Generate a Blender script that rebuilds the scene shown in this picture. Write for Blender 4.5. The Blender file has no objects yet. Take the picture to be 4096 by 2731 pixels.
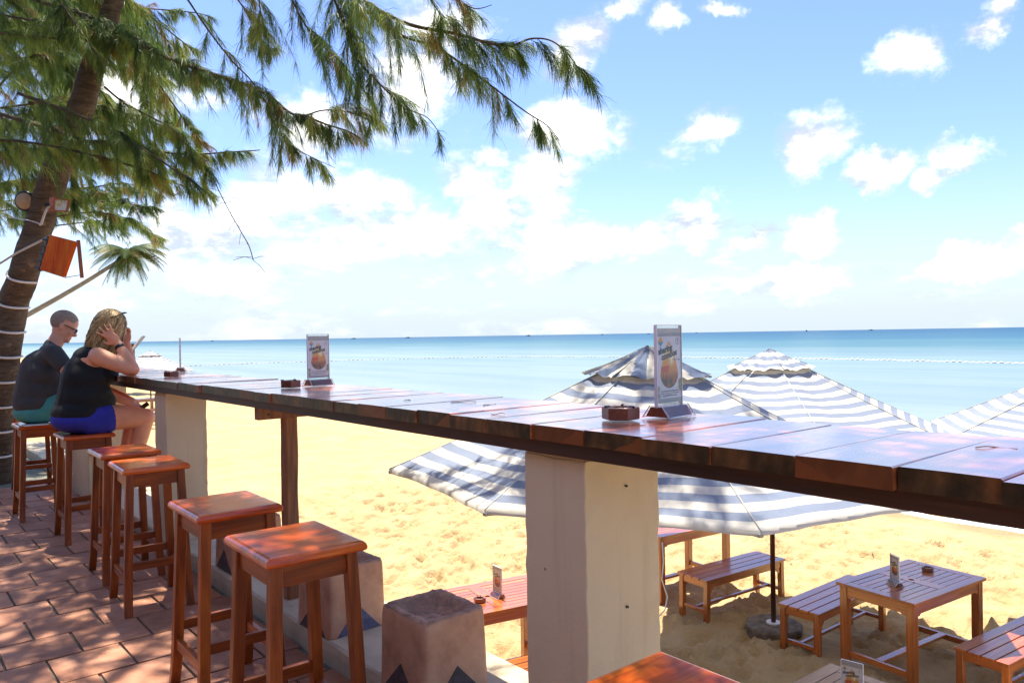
import bpy, bmesh, math, random
import numpy as np
from mathutils import Vector, Matrix, Euler

random.seed(7)
rng = np.random.default_rng(11)
R = math.radians
scn = bpy.context.scene
COL = scn.collection

# ------------------------------------------------------------------ camera
CAM_Z = 1.34
cam_data = bpy.data.cameras.new('camera')
cam = bpy.data.objects.new('camera', cam_data)
COL.objects.link(cam)
cam_data.sensor_width = 36.0
cam_data.lens = 3067 / 4096 * 36.0
cam_data.clip_start = 0.05
cam_data.clip_end = 30000
YAW = math.atan(2578 / 3067)
CAM_M = (Matrix.Rotation(-YAW, 3, 'Z') @ Matrix.Rotation(R(90 - .458), 3, 'X') @ Matrix.Rotation(R(-.94), 3, 'Z'))
cam.matrix_world = Matrix.Translation((0, 0, CAM_Z)) @ CAM_M.to_4x4()
scn.camera = cam

# ------------------------------------------------------------------ sun, exposure
SUN_DIR = Vector((0.10, 0.30, 0.95)).normalized()      # towards the sun
sd = bpy.data.lights.new('sun', 'SUN')
sd.energy = 2.1
sd.angle = R(0.5)
sd.color = (1.0, .93, .80)
so = bpy.data.objects.new('sun', sd)
COL.objects.link(so)
so.rotation_euler = SUN_DIR.to_track_quat('Z', 'Y').to_euler()
scn.view_settings.view_transform = 'Standard'
scn.view_settings.look = 'None'
scn.view_settings.gamma = 1
scn.view_settings.use_curve_mapping = False
EXPOSURE = 2.48
scn.view_settings.exposure = EXPOSURE
scn.cycles.max_bounces = 10
scn.cycles.transparent_max_bounces = 24
scn.cycles.caustics_reflective = False
scn.cycles.caustics_refractive = False


class NT:
    """tiny helper for writing node trees"""
    def __init__(s, tree):
        s.t = tree
        s.n = tree.nodes
        s.l = tree.links
        s.n.clear()

    def node(s, typ, inp=None, **kw):
        nd = s.n.new(typ)
        for k, v in kw.items():
            setattr(nd, k, v)
        if inp:
            for k, v in inp.items():
                s.put(nd.inputs[k], v)
        return nd

    def put(s, sock, v):
        if isinstance(v, bpy.types.NodeSocket):
            s.l.new(v, sock)
        else:
            sock.default_value = v

    def math(s, op, a, b=None, c=None, clamp=False):
        nd = s.n.new('ShaderNodeMath')
        nd.operation = op
        nd.use_clamp = clamp
        s.put(nd.inputs[0], a)
        if b is not None:
            s.put(nd.inputs[1], b)
        if c is not None:
            s.put(nd.inputs[2], c)
        return nd.outputs[0]

    def vmath(s, op, a, b=None):
        nd = s.n.new('ShaderNodeVectorMath')
        nd.operation = op
        s.put(nd.inputs[0], a)
        if b is not None:
            s.put(nd.inputs[1], b)
        return nd.outputs['Value' if op in ('LENGTH', 'DOT_PRODUCT') else 'Vector']

    def mix(s, f, a, b, blend='MIX'):
        nd = s.n.new('ShaderNodeMix')
        nd.data_type = 'RGBA'
        nd.blend_type = blend
        s.put(nd.inputs[0], f)
        s.put(nd.inputs[6], a)
        s.put(nd.inputs[7], b)
        return nd.outputs[2]

    def ramp(s, f, stops, interp='LINEAR'):
        nd = s.n.new('ShaderNodeValToRGB')
        nd.color_ramp.interpolation = interp
        els = nd.color_ramp.elements
        while len(els) < len(stops):
            els.new(.5)
        for e, (p, c) in zip(els, stops):
            e.position = p
            e.color = c if len(c) == 4 else (*c, 1)
        s.put(nd.inputs[0], f)
        return nd.outputs[0]

    def noise(s, vec, scale, detail=4, rough=.5, dist=0.0, out='Fac', dim='3D'):
        nd = s.n.new('ShaderNodeTexNoise')
        nd.noise_dimensions = dim
        s.put(nd.inputs['Vector'], vec)
        s.put(nd.inputs['Scale'], scale)
        s.put(nd.inputs['Detail'], detail)
        s.put(nd.inputs['Roughness'], rough)
        s.put(nd.inputs['Distortion'], dist)
        return nd.outputs[out]

    def smooth(s, v, lo, hi):
        nd = s.n.new('ShaderNodeMapRange')
        nd.interpolation_type = 'SMOOTHSTEP'
        s.put(nd.inputs[0], v)
        nd.inputs[1].default_value = lo
        nd.inputs[2].default_value = hi
        nd.inputs[3].default_value = 0
        nd.inputs[4].default_value = 1
        return nd.outputs[0]


def ray(xD, yD):
    """direction through a point of the photograph (2352 px wide measure)"""
    x, y = xD * 1.741497, yD * 1.741497
    return CAM_M @ Vector(((x - 2048) / 3067, -(y - 1365.5) / 3067, -1))


CAMP = Vector((0, 0, CAM_Z))


def at_depth(xD, yD, d):
    return CAMP + ray(xD, yD) * d


def at_z(xD, yD, z):
    r = ray(xD, yD)
    return CAMP + r * ((z - CAM_Z) / r.z)


def azel(xD, yD):
    r = ray(xD, yD).normalized()
    return math.atan2(r.x, r.y), math.asin(r.z)


# ------------------------------------------------------------------ sky
world = bpy.data.worlds.new('World')
scn.world = world
world.use_nodes = True
t = NT(world.node_tree)
SKYK = .10
sky = t.node('ShaderNodeTexSky', sky_type='NISHITA')
sky.sun_disc = False
sky.sun_elevation = math.asin(SUN_DIR.z)
sky.sun_rotation = math.atan2(SUN_DIR.x, SUN_DIR.y)
sky.air_density = 1.0
sky.dust_density = .4
sky.ozone_density = 1.6
geo = t.node('ShaderNodeTexCoord')
dirv = geo.outputs['Generated']
sep = t.node('ShaderNodeSeparateXYZ', {0: dirv})
az = t.math('ARCTAN2', sep.outputs[0], sep.outputs[1])
el = t.math('ARCSINE', sep.outputs[2])
# clouds: soft ellipses in azimuth / elevation, edges broken up by noise
# (x, y, half width, half height) measured on the photograph
CL = [(1110, 490, 90, 60), (520, 640, 160, 50), (1335, 90, 78, 92), (1420, 30, 70, 40), (1300, 290, 150, 95), (1245, 420, 125, 90), (1070, 420, 80, 75), (1120, 360, 50, 40),
      (620, 470, 150, 115), (850, 462, 105, 72), (990, 540, 170, 85), (1612, 312, 90, 60),
      (1835, 325, 118, 74), (2100, 122, 88, 78), (2010, 385, 92, 38), (2190, 358, 90, 46), (2130, 420, 60, 30),
      (1880, 535, 110, 55), (1755, 528, 78, 30), (1590, 515, 110, 50), (1290, 560, 230, 70), (930, 190, 130, 170),
      (1000, 60, 120, 90), (450, 560, 200, 90), (760, 590, 200, 45), (250, 200, 260, 160), (2260, 70, 60, 45), (2280, 10, 60, 40),
      (1660, 40, 50, 25), (700, 300, 120, 70), (2200, 600, 260, 36), (1800, 650, 320, 40), (1530, 80, 50, 30)]
vec = t.node('ShaderNodeCombineXYZ', {0: az, 1: el, 2: 0.0}).outputs[0]
warp = t.noise(dirv, 7.0, 8, .65, out='Color')
warp = t.vmath('MULTIPLY', t.vmath('SUBTRACT', warp, (.5, .5, .5)), (.16, .12, 0))
vec = t.vmath('ADD', vec, warp)
best = None
for (x, y, hw, hh) in CL:
    a0, e0 = azel(x, y)
    a1, _ = azel(x + hw, y)
    _, e1 = azel(x, y - hh)
    d = t.vmath('MULTIPLY', t.vmath('SUBTRACT', vec, (a0, e0, 0)), (1 / abs(a1 - a0), 1 / abs(e1 - e0), 0))
    v = t.math('SUBTRACT', 1.0, t.vmath('LENGTH', d))
    best = v if best is None else t.math('MAXIMUM', best, v)
# scattered fair weather clouds over the rest of the sky
pn = t.vmath('MULTIPLY', dirv, (1, 1, 2.2))
gen = t.noise(pn, 3.1, 8, .58)
inview = t.math('MULTIPLY', t.smooth(az, -.25, .1), t.math('SUBTRACT', 1.0, t.smooth(az, 1.3, 1.6)))
inview = t.math('MULTIPLY', inview, t.math('SUBTRACT', 1.0, t.smooth(el, .45, .65)))
genv = t.math('MULTIPLY', t.math('SUBTRACT', gen, t.math('ADD', .50, t.math('MULTIPLY', inview, .12))), 3.0)
# the band of low cloud above the horizon, heavier towards the left
band = t.math('SUBTRACT', t.math('SUBTRACT', .30, t.math('MULTIPLY', el, 1.5)), t.math('MULTIPLY', t.math('MAXIMUM', t.math('SUBTRACT', az, .45), 0.0), .55))
bn = t.noise(t.vmath('MULTIPLY', dirv, (1, 1, 3.0)), 7.5, 8, .62)
bandv = t.math('ADD', band, t.math('MULTIPLY', t.math('SUBTRACT', bn, .5), 3.6))
n1 = t.noise(t.vmath('MULTIPLY', dirv, (1, 1, 1.3)), 11.0, 12, .66, .25)
n2 = t.noise(t.vmath('MULTIPLY', dirv, (1, 1, 1.6)), 34.0, 8, .65)
n1 = t.math('ADD', t.math('MULTIPLY', n1, .78), t.math('MULTIPLY', n2, .22))
blob = t.math('ADD', best, t.math('MULTIPLY', t.math('SUBTRACT', n1, .45), 2.7))
dens = t.math('MAXIMUM', t.math('MAXIMUM', t.smooth(blob, .0, .95), t.smooth(genv, .0, .5)), t.math('MULTIPLY', t.smooth(bandv, .0, .9), .85))
# cloud tone: bright tops, faint blue grey undersides
tone = t.noise(t.vmath('MULTIPLY', dirv, (1, 1, 2.4)), 11.0, 9, .62)
tone = t.math('ADD', tone, t.math('MULTIPLY', t.smooth(blob, .3, 1.3), .10))
K = 1.0 / SKYK
cl_col = t.mix(t.smooth(tone, .40, .64), (.128 * K, .142 * K, .166 * K, 1), (.36 * K, .353 * K, .340 * K, 1))
# sea haze low down
hz = t.smooth(el, -.02, .20)
skyc = t.mix(1.0, sky.outputs[0], (.34, .362, .48, 1), 'MULTIPLY')
skyh = t.mix(hz, (.142 * K, .163 * K, .183 * K, 1), skyc)
out = t.mix(t.math('MULTIPLY', dens, t.math('ADD', .45, t.math('MULTIPLY', t.smooth(el, .0, .16), .55))), skyh, cl_col)
bg = t.node('ShaderNodeBackground', {'Color': out, 'Strength': SKYK})
wo = t.node('ShaderNodeOutputWorld')
t.l.new(bg.outputs[0], wo.inputs[0])

# ------------------------------------------------------------------ materials


def material(name):
    m = bpy.data.materials.new(name)
    m.use_nodes = True
    return m, NT(m.node_tree)


def finish(t, color, rough=.6, spec=.4, coat=0.0, coat_rough=.1, bump=None, bump_d=.002, bump_s=.5, trans=0.0, metal=0.0, sheen=0.0, coat_ior=1.5):
    p = t.node('ShaderNodeBsdfPrincipled', {'Base Color': color, 'Roughness': rough, 'Specular IOR Level': spec,
                                            'Coat Weight': coat, 'Coat Roughness': coat_rough, 'Coat IOR': coat_ior, 'Metallic': metal, 'Sheen Weight': sheen})
    if bump is not None:
        b = t.node('ShaderNodeBump', {'Height': bump, 'Distance': bump_d, 'Strength': bump_s})
        t.l.new(b.outputs[0], p.inputs['Normal'])
        t.l.new(b.outputs[0], p.inputs['Coat Normal'])
    o = t.node('ShaderNodeOutputMaterial')
    if trans > 0:
        tr = t.node('ShaderNodeBsdfTranslucent', {'Color': color})
        mx = t.node('ShaderNodeMixShader', {0: trans})
        t.l.new(p.outputs[0], mx.inputs[1])
        t.l.new(tr.outputs[0], mx.inputs[2])
        t.l.new(mx.outputs[0], o.inputs[0])
    else:
        t.l.new(p.outputs[0], o.inputs[0])
    return p


def c4(c):
    return (*c, 1)


def plain(name, color, rough=.6, var=.12, scale=20, **kw):
    m, t = material(name)
    tc = t.node('ShaderNodeTexCoord')
    n = t.noise(tc.outputs['Object'], scale, 5)
    lo = tuple(v * (1 - var) for v in color)
    hi = tuple(min(1, v * (1 + var)) for v in color)
    col = t.ramp(n, [(.3, lo), (.7, hi)])
    kw.setdefault('bump', n)
    finish(t, col, rough, **kw)
    return m


def wood(name, dark, mid, light, axis='x', rough=.4, coat=.5, coat_rough=.12, gs=1.0, var=.35, wear=0.0, spec=.4, cior=1.5):
    m, t = material(name)
    tc = t.node('ShaderNodeTexCoord')
    oi = t.node('ShaderNodeObjectInfo')
    rnd = oi.outputs['Random']
    off = t.node('ShaderNodeCombineXYZ', {0: t.math('MULTIPLY', rnd, 17.0), 1: t.math('MULTIPLY', rnd, 31.0), 2: t.math('MULTIPLY', rnd, 7.0)}).outputs[0]
    v = t.vmath('ADD', tc.outputs['Object'], off)
    sc = {'x': (1.6, 22, 22), 'y': (22, 1.6, 22), 'z': (22, 22, 1.6)}[axis]
    vs = t.vmath('MULTIPLY', v, tuple(a * gs for a in sc))
    broad = t.noise(t.vmath('MULTIPLY', v, tuple((a * .28 if a > 5 else a * .9) * gs for a in sc)), 1.0, 3, .5, .8)
    g = t.noise(vs, 1.0, 6, .6, 1.4)
    fine = t.noise(t.vmath('MULTIPLY', v, tuple((a * 6 if a > 5 else a * 2) * gs for a in sc)), 1.0, 3, .6)
    f = t.math('ADD', t.math('MULTIPLY', g, .55), t.math('MULTIPLY', broad, .45))
    col = t.ramp(f, [(.30, dark), (.47, mid), (.66, light)])
    col = t.mix(.35, col, t.ramp(fine, [(.3, (.45, .45, .45)), (.7, (1.2, 1.2, 1.2))]), 'MULTIPLY')
    br = t.math('ADD', 1 - var / 2, t.math('MULTIPLY', rnd, var))
    bc = t.node('ShaderNodeCombineColor', {0: br, 1: br, 2: br}).outputs[0]
    col = t.mix(1.0, col, bc, 'MULTIPLY')
    if wear > 0:
        w = t.noise(t.vmath('MULTIPLY', v, (9, 9, 9)), 1.0, 6, .65)
        wm = t.math('MULTIPLY', t.smooth(w, .56, .70), wear)
        col = t.mix(wm, col, (.55, .30, .14, 1))
    rr = t.math('ADD', rough - .08, t.math('MULTIPLY', broad, .2))
    finish(t, col, rr, spec, coat, coat_rough, coat_ior=cior, bump=t.math('ADD', t.math('MULTIPLY', g, .6), t.math('MULTIPLY', fine, .4)), bump_d=.0018, bump_s=.35)
    return m


DK, MD, LT = (.085, .017, .005), (.27, .058, .012), (.52, .145, .026)
W = {}
for a in 'xyz':
    W['stool_' + a] = wood('varnished_teak_' + a, (.055, .009, .001), (.23, .043, .003), (.45, .105, .007), a, .42, .18, .2)
    W['seat_' + a] = wood('glossy_seat_wood_' + a, (.19, .018, .001), (.55, .074, .003), (.80, .17, .009), a, .3, .6, .10, wear=.18, cior=1.6)
    W['dark_' + a] = wood('dark_stained_wood_' + a, (.018, .006, .003), (.055, .018, .008), (.12, .042, .016), a, .55, .15, .3, var=.6)
    W['beach_' + a] = wood('oiled_beach_furniture_wood_' + a, (.15, .028, .003), (.38, .092, .010), (.58, .18, .025), a, .35, .75, .13, gs=.8, cior=1.85)
W['pale_y'] = wood('glare_tabletop_wood', (.30, .15, .09), (.45, .27, .17), (.58, .38, .26), 'x', .4, .5, .15)  # whitish tabletop: the glare is put into the wood colour
W['post_z'] = wood('weathered_post_wood', (.10, .038, .015), (.28, .115, .05), (.45, .21, .10), 'z', .65, .05, .4)
W['sign_z'] = wood('orange_board_wood', (.40, .05, .006), (.72, .11, .012), (.85, .19, .02), 'z', .8, 0, .3, gs=.7, spec=.1)


def plank_material():
    """counter planks: glossy red brown top grain, dark end grain with sapwood wedges"""
    m, t = material('counter_plank_wood')
    tc = t.node('ShaderNodeTexCoord')
    oi = t.node('ShaderNodeObjectInfo')
    rnd = oi.outputs['Random']
    off = t.node('ShaderNodeCombineXYZ', {0: t.math('MULTIPLY', rnd, 17.0), 1: t.math('MULTIPLY', rnd, 31.0), 2: t.math('MULTIPLY', rnd, 3.0)}).outputs[0]
    v = t.vmath('ADD', tc.outputs['Object'], off)
    g = t.noise(t.vmath('MULTIPLY', v, (1.5, 20, 20)), 1.0, 6, .6, 1.2)
    fine = t.noise(t.vmath('MULTIPLY', v, (5, 130, 130)), 1.0, 3, .6)
    col = t.ramp(g, [(.28, (.17, .032, .010)), (.48, (.42, .100, .028)), (.7, (.60, .19, .055))])
    col = t.mix(.3, col, t.ramp(fine, [(.3, (.5, .5, .5)), (.7, (1.2, 1.2, 1.2))]), 'MULTIPLY')
    # end faces
    gm = t.node('ShaderNodeNewGeometry')
    nx = t.math('ABSOLUTE', t.node('ShaderNodeSeparateXYZ', {0: gm.outputs['Normal']}).outputs[0])
    endf = t.smooth(nx, .6, .8)
    sp = t.node('ShaderNodeSeparateXYZ', {0: tc.outputs['Object']})
    ring = t.node('ShaderNodeTexWave', {'Vector': t.vmath('ADD', t.vmath('MULTIPLY', tc.outputs['Object'], (0, 1, 2.2)), off), 'Scale': 9.0, 'Distortion': 3.0, 'Detail': 3.0, 'Detail Scale': 1.5}, wave_type='RINGS')
    endc = t.ramp(t.noise(v, 14, 4), [(.35, (.030, .018, .009)), (.5, (.075, .038, .015)), (.68, (.17, .070, .022))])
    endc = t.mix(.3, endc, t.ramp(ring.outputs['Fac'], [(.2, (.4, .4, .4)), (.8, (1.5, 1.4, 1.3))]), 'MULTIPLY')
    side = t.math('SUBTRACT', t.math('GREATER_THAN', rnd, .5), .5)
    wy = t.math('ADD', t.math('MULTIPLY', t.math('MULTIPLY', sp.outputs[1], side), 24.0), t.math('MULTIPLY', sp.outputs[2], -22.0))
    wed = t.smooth(t.math('ADD', wy, t.math('MULTIPLY', t.math('SUBTRACT', t.noise(v, 9, 3), .5), .8)), .98, 1.04)
    wed = t.math('MULTIPLY', wed, t.math('GREATER_THAN', t.math('FRACT', t.math('MULTIPLY', rnd, 7.3)), .5))
    endc = t.mix(t.math('MULTIPLY', wed, .8), endc, (.22, .070, .018, 1))
    redish = t.smooth(t.math('FRACT', t.math('MULTIPLY', rnd, 3.7)), .72, .76)
    endc = t.mix(t.math('MULTIPLY', redish, .6), endc, (.20, .05, .014, 1))
    col = t.mix(endf, col, endc)
    # small nicks and nail holes
    sc = t.noise(t.vmath('MULTIPLY', v, (18, 70, 1)), 1.0, 4, .7)
    col = t.mix(t.math('MULTIPLY', t.smooth(sc, .70, .74), .8), col, (.05, .012, .006, 1))
    rough = t.math('ADD', .22, t.math('MULTIPLY', t.noise(v, 5, 4), .16))
    topf = t.math('SUBTRACT', 1.0, endf)
    finish(t, col, rough, .4, topf, .17, coat_ior=2.2, bump=t.math('SUBTRACT', g, t.math('MULTIPLY', t.smooth(sc, .68, .74), .8)), bump_d=.002, bump_s=.35)
    return m


M = {}
M['plank'] = plank_material()


def plaster(name, base, dirty):
    m, t = material(name)
    tc = t.node('ShaderNodeTexCoord')
    v = tc.outputs['Object']
    big = t.noise(v, 2.3, 5, .6)
    fine = t.noise(t.vmath('MULTIPLY', v, (1, 1, .55)), 120, 5, .7)
    col = t.mix(t.smooth(big, .42, .72), c4(base), c4(dirty))
    drip = t.noise(t.vmath('MULTIPLY', v, (14, 14, .9)), 1.0, 5, .6)
    zz = t.node('ShaderNodeSeparateXYZ', {0: v}).outputs[2]
    st = t.math('MULTIPLY', t.smooth(drip, .55, .75), .20)
    col = t.mix(st, col, (dirty[0] * .62, dirty[1] * .58, dirty[2] * .52, 1))
    pit = t.node('ShaderNodeTexVoronoi', {'Vector': v, 'Scale': 9.0, 'Randomness': 1.0})
    pitf = t.math('SUBTRACT', 1.0, t.smooth(pit.outputs['Distance'], .035, .055))
    col = t.mix(t.math('MULTIPLY', pitf, .7), col, (.20, .10, .05, 1))
    h = t.math('SUBTRACT', t.math('ADD', fine, t.math('MULTIPLY', t.noise(v, 22, 4), .8)), pitf)
    finish(t, col, .85, .2, bump=h, bump_d=.004, bump_s=.45)
    return m


M['plaster'] = plaster('cream_plaster', (.66, .555, .375), (.60, .49, .32))
M['kerb'] = plaster('painted_concrete_kerb', (.62, .51, .35), (.42, .34, .235))


def terracotta():
    m, t = material('terracotta_tile')
    tc = t.node('ShaderNodeTexCoord')
    oi = t.node('ShaderNodeObjectInfo')
    rnd = oi.outputs['Random']
    v = t.vmath('ADD', tc.outputs['Object'], t.node('ShaderNodeCombineXYZ', {0: t.math('MULTIPLY', rnd, 40.0), 1: t.math('MULTIPLY', rnd, 13.0), 2: 0.0}).outputs[0])
    n = t.noise(v, 7, 6, .65)
    f = t.noise(v, 90, 4, .6)
    col = t.ramp(n, [(.3, (.29, .115, .062)), (.5, (.41, .18, .10)), (.72, (.49, .24, .145))])
    br = t.math('ADD', .82, t.math('MULTIPLY', rnd, .34))
    col = t.mix(1.0, col, t.node('ShaderNodeCombineColor', {0: br, 1: br, 2: br}).outputs[0], 'MULTIPLY')
    col = t.mix(t.math('MULTIPLY', t.smooth(t.noise(v, 3.2, 5, .6), .52, .72), .35), col, (.34, .22, .17, 1))
    finish(t, col, .62, .35, bump=t.math('ADD', n, t.math('MULTIPLY', f, .4)), bump_d=.002, bump_s=.4)
    return m


M['tile'] = terracotta()
M['grout'] = plain('mossy_grout', (.17, .17, .125), .95, .35, 9)


def sandmat():
    m, t = material('beach_sand')
    tc = t.node('ShaderNodeTexCoord')
    v = tc.outputs['Object']
    n = t.noise(v, 1.1, 6, .6)
    col = t.ramp(n, [(.3, (.40, .282, .140)), (.7, (.50, .362, .19))])
    f = t.noise(v, 60, 5, .7)
    col = t.mix(.35, col, t.ramp(f, [(.3, (.8, .8, .8)), (.7, (1.15, 1.15, 1.15))]), 'MULTIPLY')
    # damp sand beside the water
    zz = t.node('ShaderNodeSeparateXYZ', {0: v}).outputs[2]
    wet = t.math('SUBTRACT', 1.0, t.smooth(t.math('ADD', zz, t.math('MULTIPLY', t.math('SUBTRACT', n, .5), .1)), -1.89, -1.80))
    col = t.mix(t.math('MULTIPLY', wet, .75), col, (.24, .17, .095, 1))
    # leaf crumbs
    vo = t.node('ShaderNodeTexVoronoi', {'Vector': t.vmath('MULTIPLY', v, (1, 1.7, 1)), 'Scale': 7.0})
    sp = t.math('SUBTRACT', 1.0, t.smooth(vo.outputs['Distance'], .03, .06))
    col = t.mix(t.math('MULTIPLY', sp, .55), col, (.22, .12, .05, 1))
    h = t.math('ADD', t.math('MULTIPLY', t.noise(v, 6, 5, .6), 1.0), t.math('MULTIPLY', f, .12))
    finish(t, col, .95, .1, bump=h, bump_d=.09, bump_s=.7)
    return m


M['sand'] = sandmat()


def seamat():
    m, t = material('sea_water')
    tc = t.node('ShaderNodeTexCoord')
    v = tc.outputs['Object']
    s = t.node('ShaderNodeSeparateXYZ', {0: v})
    x = t.math('MAXIMUM', s.outputs[0], 1.0)
    big = t.noise(t.vmath('MULTIPLY', v, (.02, .006, 1)), 1.0, 5, .6)
    lx = t.math('LOGARITHM', x, 10.0)
    lx = t.math('ADD', lx, t.math('MULTIPLY', t.math('SUBTRACT', big, .5), .42))
    f = t.math('DIVIDE', t.math('SUBTRACT', lx, 1.0), 3.0)
    col = t.ramp(f, [(.0, (.20, .225, .19)), (.12, (.175, .23, .235)), (.27, (.155, .22, .24)), (.34, (.115, .185, .21)), (.42, (.050, .130, .165)),
                     (.50, (.020, .088, .145)), (.66, (.009, .065, .130)), (1, (.006, .055, .120))])
    w1 = t.noise(t.vmath('MULTIPLY', v, (1.0, .45, 1)), 1.6, 5, .6)
    w2 = t.noise(t.vmath('MULTIPLY', v, (.25, .08, 1)), 1.0, 4, .6)
    h = t.math('ADD', t.math('MULTIPLY', w1, .35), w2)
    streak = t.noise(t.vmath('MULTIPLY', v, (.12, .018, 1)), 1.0, 6, .65)
    col = t.mix(.45, col, t.ramp(streak, [(.35, (.62, .74, .84)), (.65, (1.25, 1.16, 1.10))]), 'MULTIPLY')
    b = t.node('ShaderNodeBump', {'Height': h, 'Distance': .35, 'Strength': .5})
    d = t.node('ShaderNodeBsdfDiffuse', {'Color': col})
    g = t.node('ShaderNodeBsdfGlossy', {'Color': (.9, .95, 1, 1), 'Roughness': .22})
    t.l.new(b.outputs[0], g.inputs['Normal'])
    mx = t.node('ShaderNodeMixShader', {0: .16})
    t.l.new(d.outputs[0], mx.inputs[1])
    t.l.new(g.outputs[0], mx.inputs[2])
    o = t.node('ShaderNodeOutputMaterial')
    t.l.new(mx.outputs[0], o.inputs[0])
    return m


M['sea'] = seamat()
M['foam'] = plain('sea_foam', (.82, .84, .84), .8, .1, 6)


def fabric(name, color, trans=.22):
    m, t = material(name)
    tc = t.node('ShaderNodeTexCoord')
    v = tc.outputs['Object']
    n = t.noise(v, 3, 5, .6)
    lo = tuple(c * .88 for c in color)
    col = t.ramp(n, [(.3, lo), (.65, color)])
    wv = t.noise(v, 400, 2)
    wr = t.noise(t.vmath('MULTIPLY', v, (1, 1, .4)), 5.0, 5, .6, 1.0)
    finish(t, col, .85, .15, bump=t.math('ADD', t.math('MULTIPLY', wv, .05), wr), bump_d=.02, bump_s=.45, trans=trans)
    return m


M['fab_white'] = fabric('off_white_canvas', (.64, .61, .54))
M['fab_blue'] = fabric('slate_blue_canvas', (.25, .29, .375))
M['fab_blue_dark'] = fabric('dark_blue_canvas', (.15, .185, .265))  # darker blue, and a darker off-white below, for the near vent cap
M['fab_cream'] = fabric('cream_canvas', (.52, .49, .42))
M['metal_dark'] = plain('bronze_pole_metal', (.10, .035, .018), .4, .1, 30, metal=.3)
M['concrete'] = plain('mossy_concrete', (.16, .13, .095), .95, .45, 14, bump_d=.01)


def bollardmat():
    m, t = material('weathered_terracotta_block')
    tc = t.node('ShaderNodeTexCoord')
    v = tc.outputs['Object']
    n = t.noise(v, 7, 6, .65)
    col = t.ramp(n, [(.3, (.40, .21, .125)), (.5, (.55, .31, .19)), (.75, (.64, .39, .245))])
    z = t.node('ShaderNodeSeparateXYZ', {0: v}).outputs[2]
    nz = t.node('ShaderNodeSeparateXYZ', {0: t.node('ShaderNodeNewGeometry').outputs['Normal']}).outputs[2]
    top = t.smooth(nz, .35, .8)
    d = t.math('MULTIPLY', top, t.smooth(t.noise(v, 16, 6, .7), .36, .60))
    col = t.mix(t.math('MULTIPLY', d, .75), col, (.23, .145, .105, 1))
    finish(t, col, .85, .25, bump=t.math('ADD', n, t.math('MULTIPLY', t.noise(v, 80, 4), .35)), bump_d=.005, bump_s=.5)
    return m


M['bollard'] = bollardmat()
M['tri_dark'] = plain('slate_triangle_paint', (.075, .06, .062), .75, .3, 30)
M['tri_blue'] = plain('blue_triangle_paint', (.11, .115, .19), .75, .35, 30)


def barkmat(name, dark, light):
    m, t = material(name)
    tc = t.node('ShaderNodeTexCoord')
    v = tc.outputs['Object']
    n = t.noise(t.vmath('MULTIPLY', v, (6, 6, 26)), 1.0, 6, .65, 1.0)
    b = t.noise(v, 3.5, 5, .6)
    col = t.ramp(t.math('ADD', t.math('MULTIPLY', n, .6), t.math('MULTIPLY', b, .4)), [(.32, dark), (.68, light)])
    sp = t.smooth(t.noise(v, 11, 5, .6), .60, .68)
    col = t.mix(t.math('MULTIPLY', sp, .6), col, (.30, .20, .12, 1))
    finish(t, col, .92, .15, bump=n, bump_d=.02, bump_s=.9)
    return m


M['bark'] = barkmat('ringed_brown_bark', (.040, .027, .018), (.18, .13, .088))
M['palmbark'] = barkmat('grey_palm_bark', (.13, .11, .085), (.30, .26, .20))


def leafmat(name, stops, trans=.5, rough=.5):
    m, t = material(name)
    at = t.node('ShaderNodeAttribute', attribute_name='tone')
    col = t.ramp(at.outputs['Fac'], stops)
    finish(t, col, rough, .3, trans=trans)
    return m


M['needle'] = leafmat('casuarina_needles', [(0, (.040, .070, .020)), (.35, (.12, .195, .045)), (.70, (.30, .38, .07)), (.93, (.36, .31, .07)), (1, (.30, .16, .05))])
M['palmleaf'] = leafmat('palm_leaflets', [(0, (.045, .085, .02)), (.6, (.10, .15, .03)), (1, (.26, .20, .05))])
M['hedge'] = leafmat('hedge_leaves', [(0, (.02, .05, .015)), (.6, (.05, .10, .025)), (1, (.10, .16, .04))])
M['skin_w'] = plain('sunburnt_skin', (.74, .33, .19), .5, .08, 14, spec=.35, bump_d=.0006)
M['skin_m'] = plain('tanned_skin', (.70, .33, .21), .5, .09, 14, spec=.35, bump_d=.0006)
M['tee'] = plain('charcoal_cotton', (.062, .061, .062), .95, .15, 9, bump_d=.02)
M['tank'] = plain('black_jersey', (.008, .008, .009), .8, .2, 7, bump_d=.03)
M['teal'] = plain('teal_shorts_cloth', (.07, .30, .28), .9, .1, 12)
M['blue'] = plain('royal_blue_cloth', (.03, .035, .35), .9, .1, 12)
M['black'] = plain('black_plastic', (.012, .012, .013), .4, .2, 20)
M['lamp_rust'] = plain('rusty_orange_metal', (.42, .10, .03), .6, .25, 30)
M['whiterope'] = plain('white_rope', (.72, .69, .66), .8, .1, 60)
M['strap'] = plain('pale_strap', (.55, .50, .46), .8, .1, 60)
M['lampglass'] = plain('frosted_lamp_glass', (.75, .74, .62), .15, .06, 8)
M['yellow'] = plain('yellow_led_chip', (.75, .5, .08), .4, .05, 8)
M['cream'] = plain('speaker_cream', (.45, .30, .17), .6, .1, 20)
M['hairb'] = None


def hairmat(name, stops):
    m, t = material(name)
    tc = t.node('ShaderNodeTexCoord')
    at = t.node('ShaderNodeAttribute', attribute_name='tone')
    col = t.ramp(at.outputs['Fac'], stops)
    finish(t, col, .45, .5)
    return m


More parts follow.
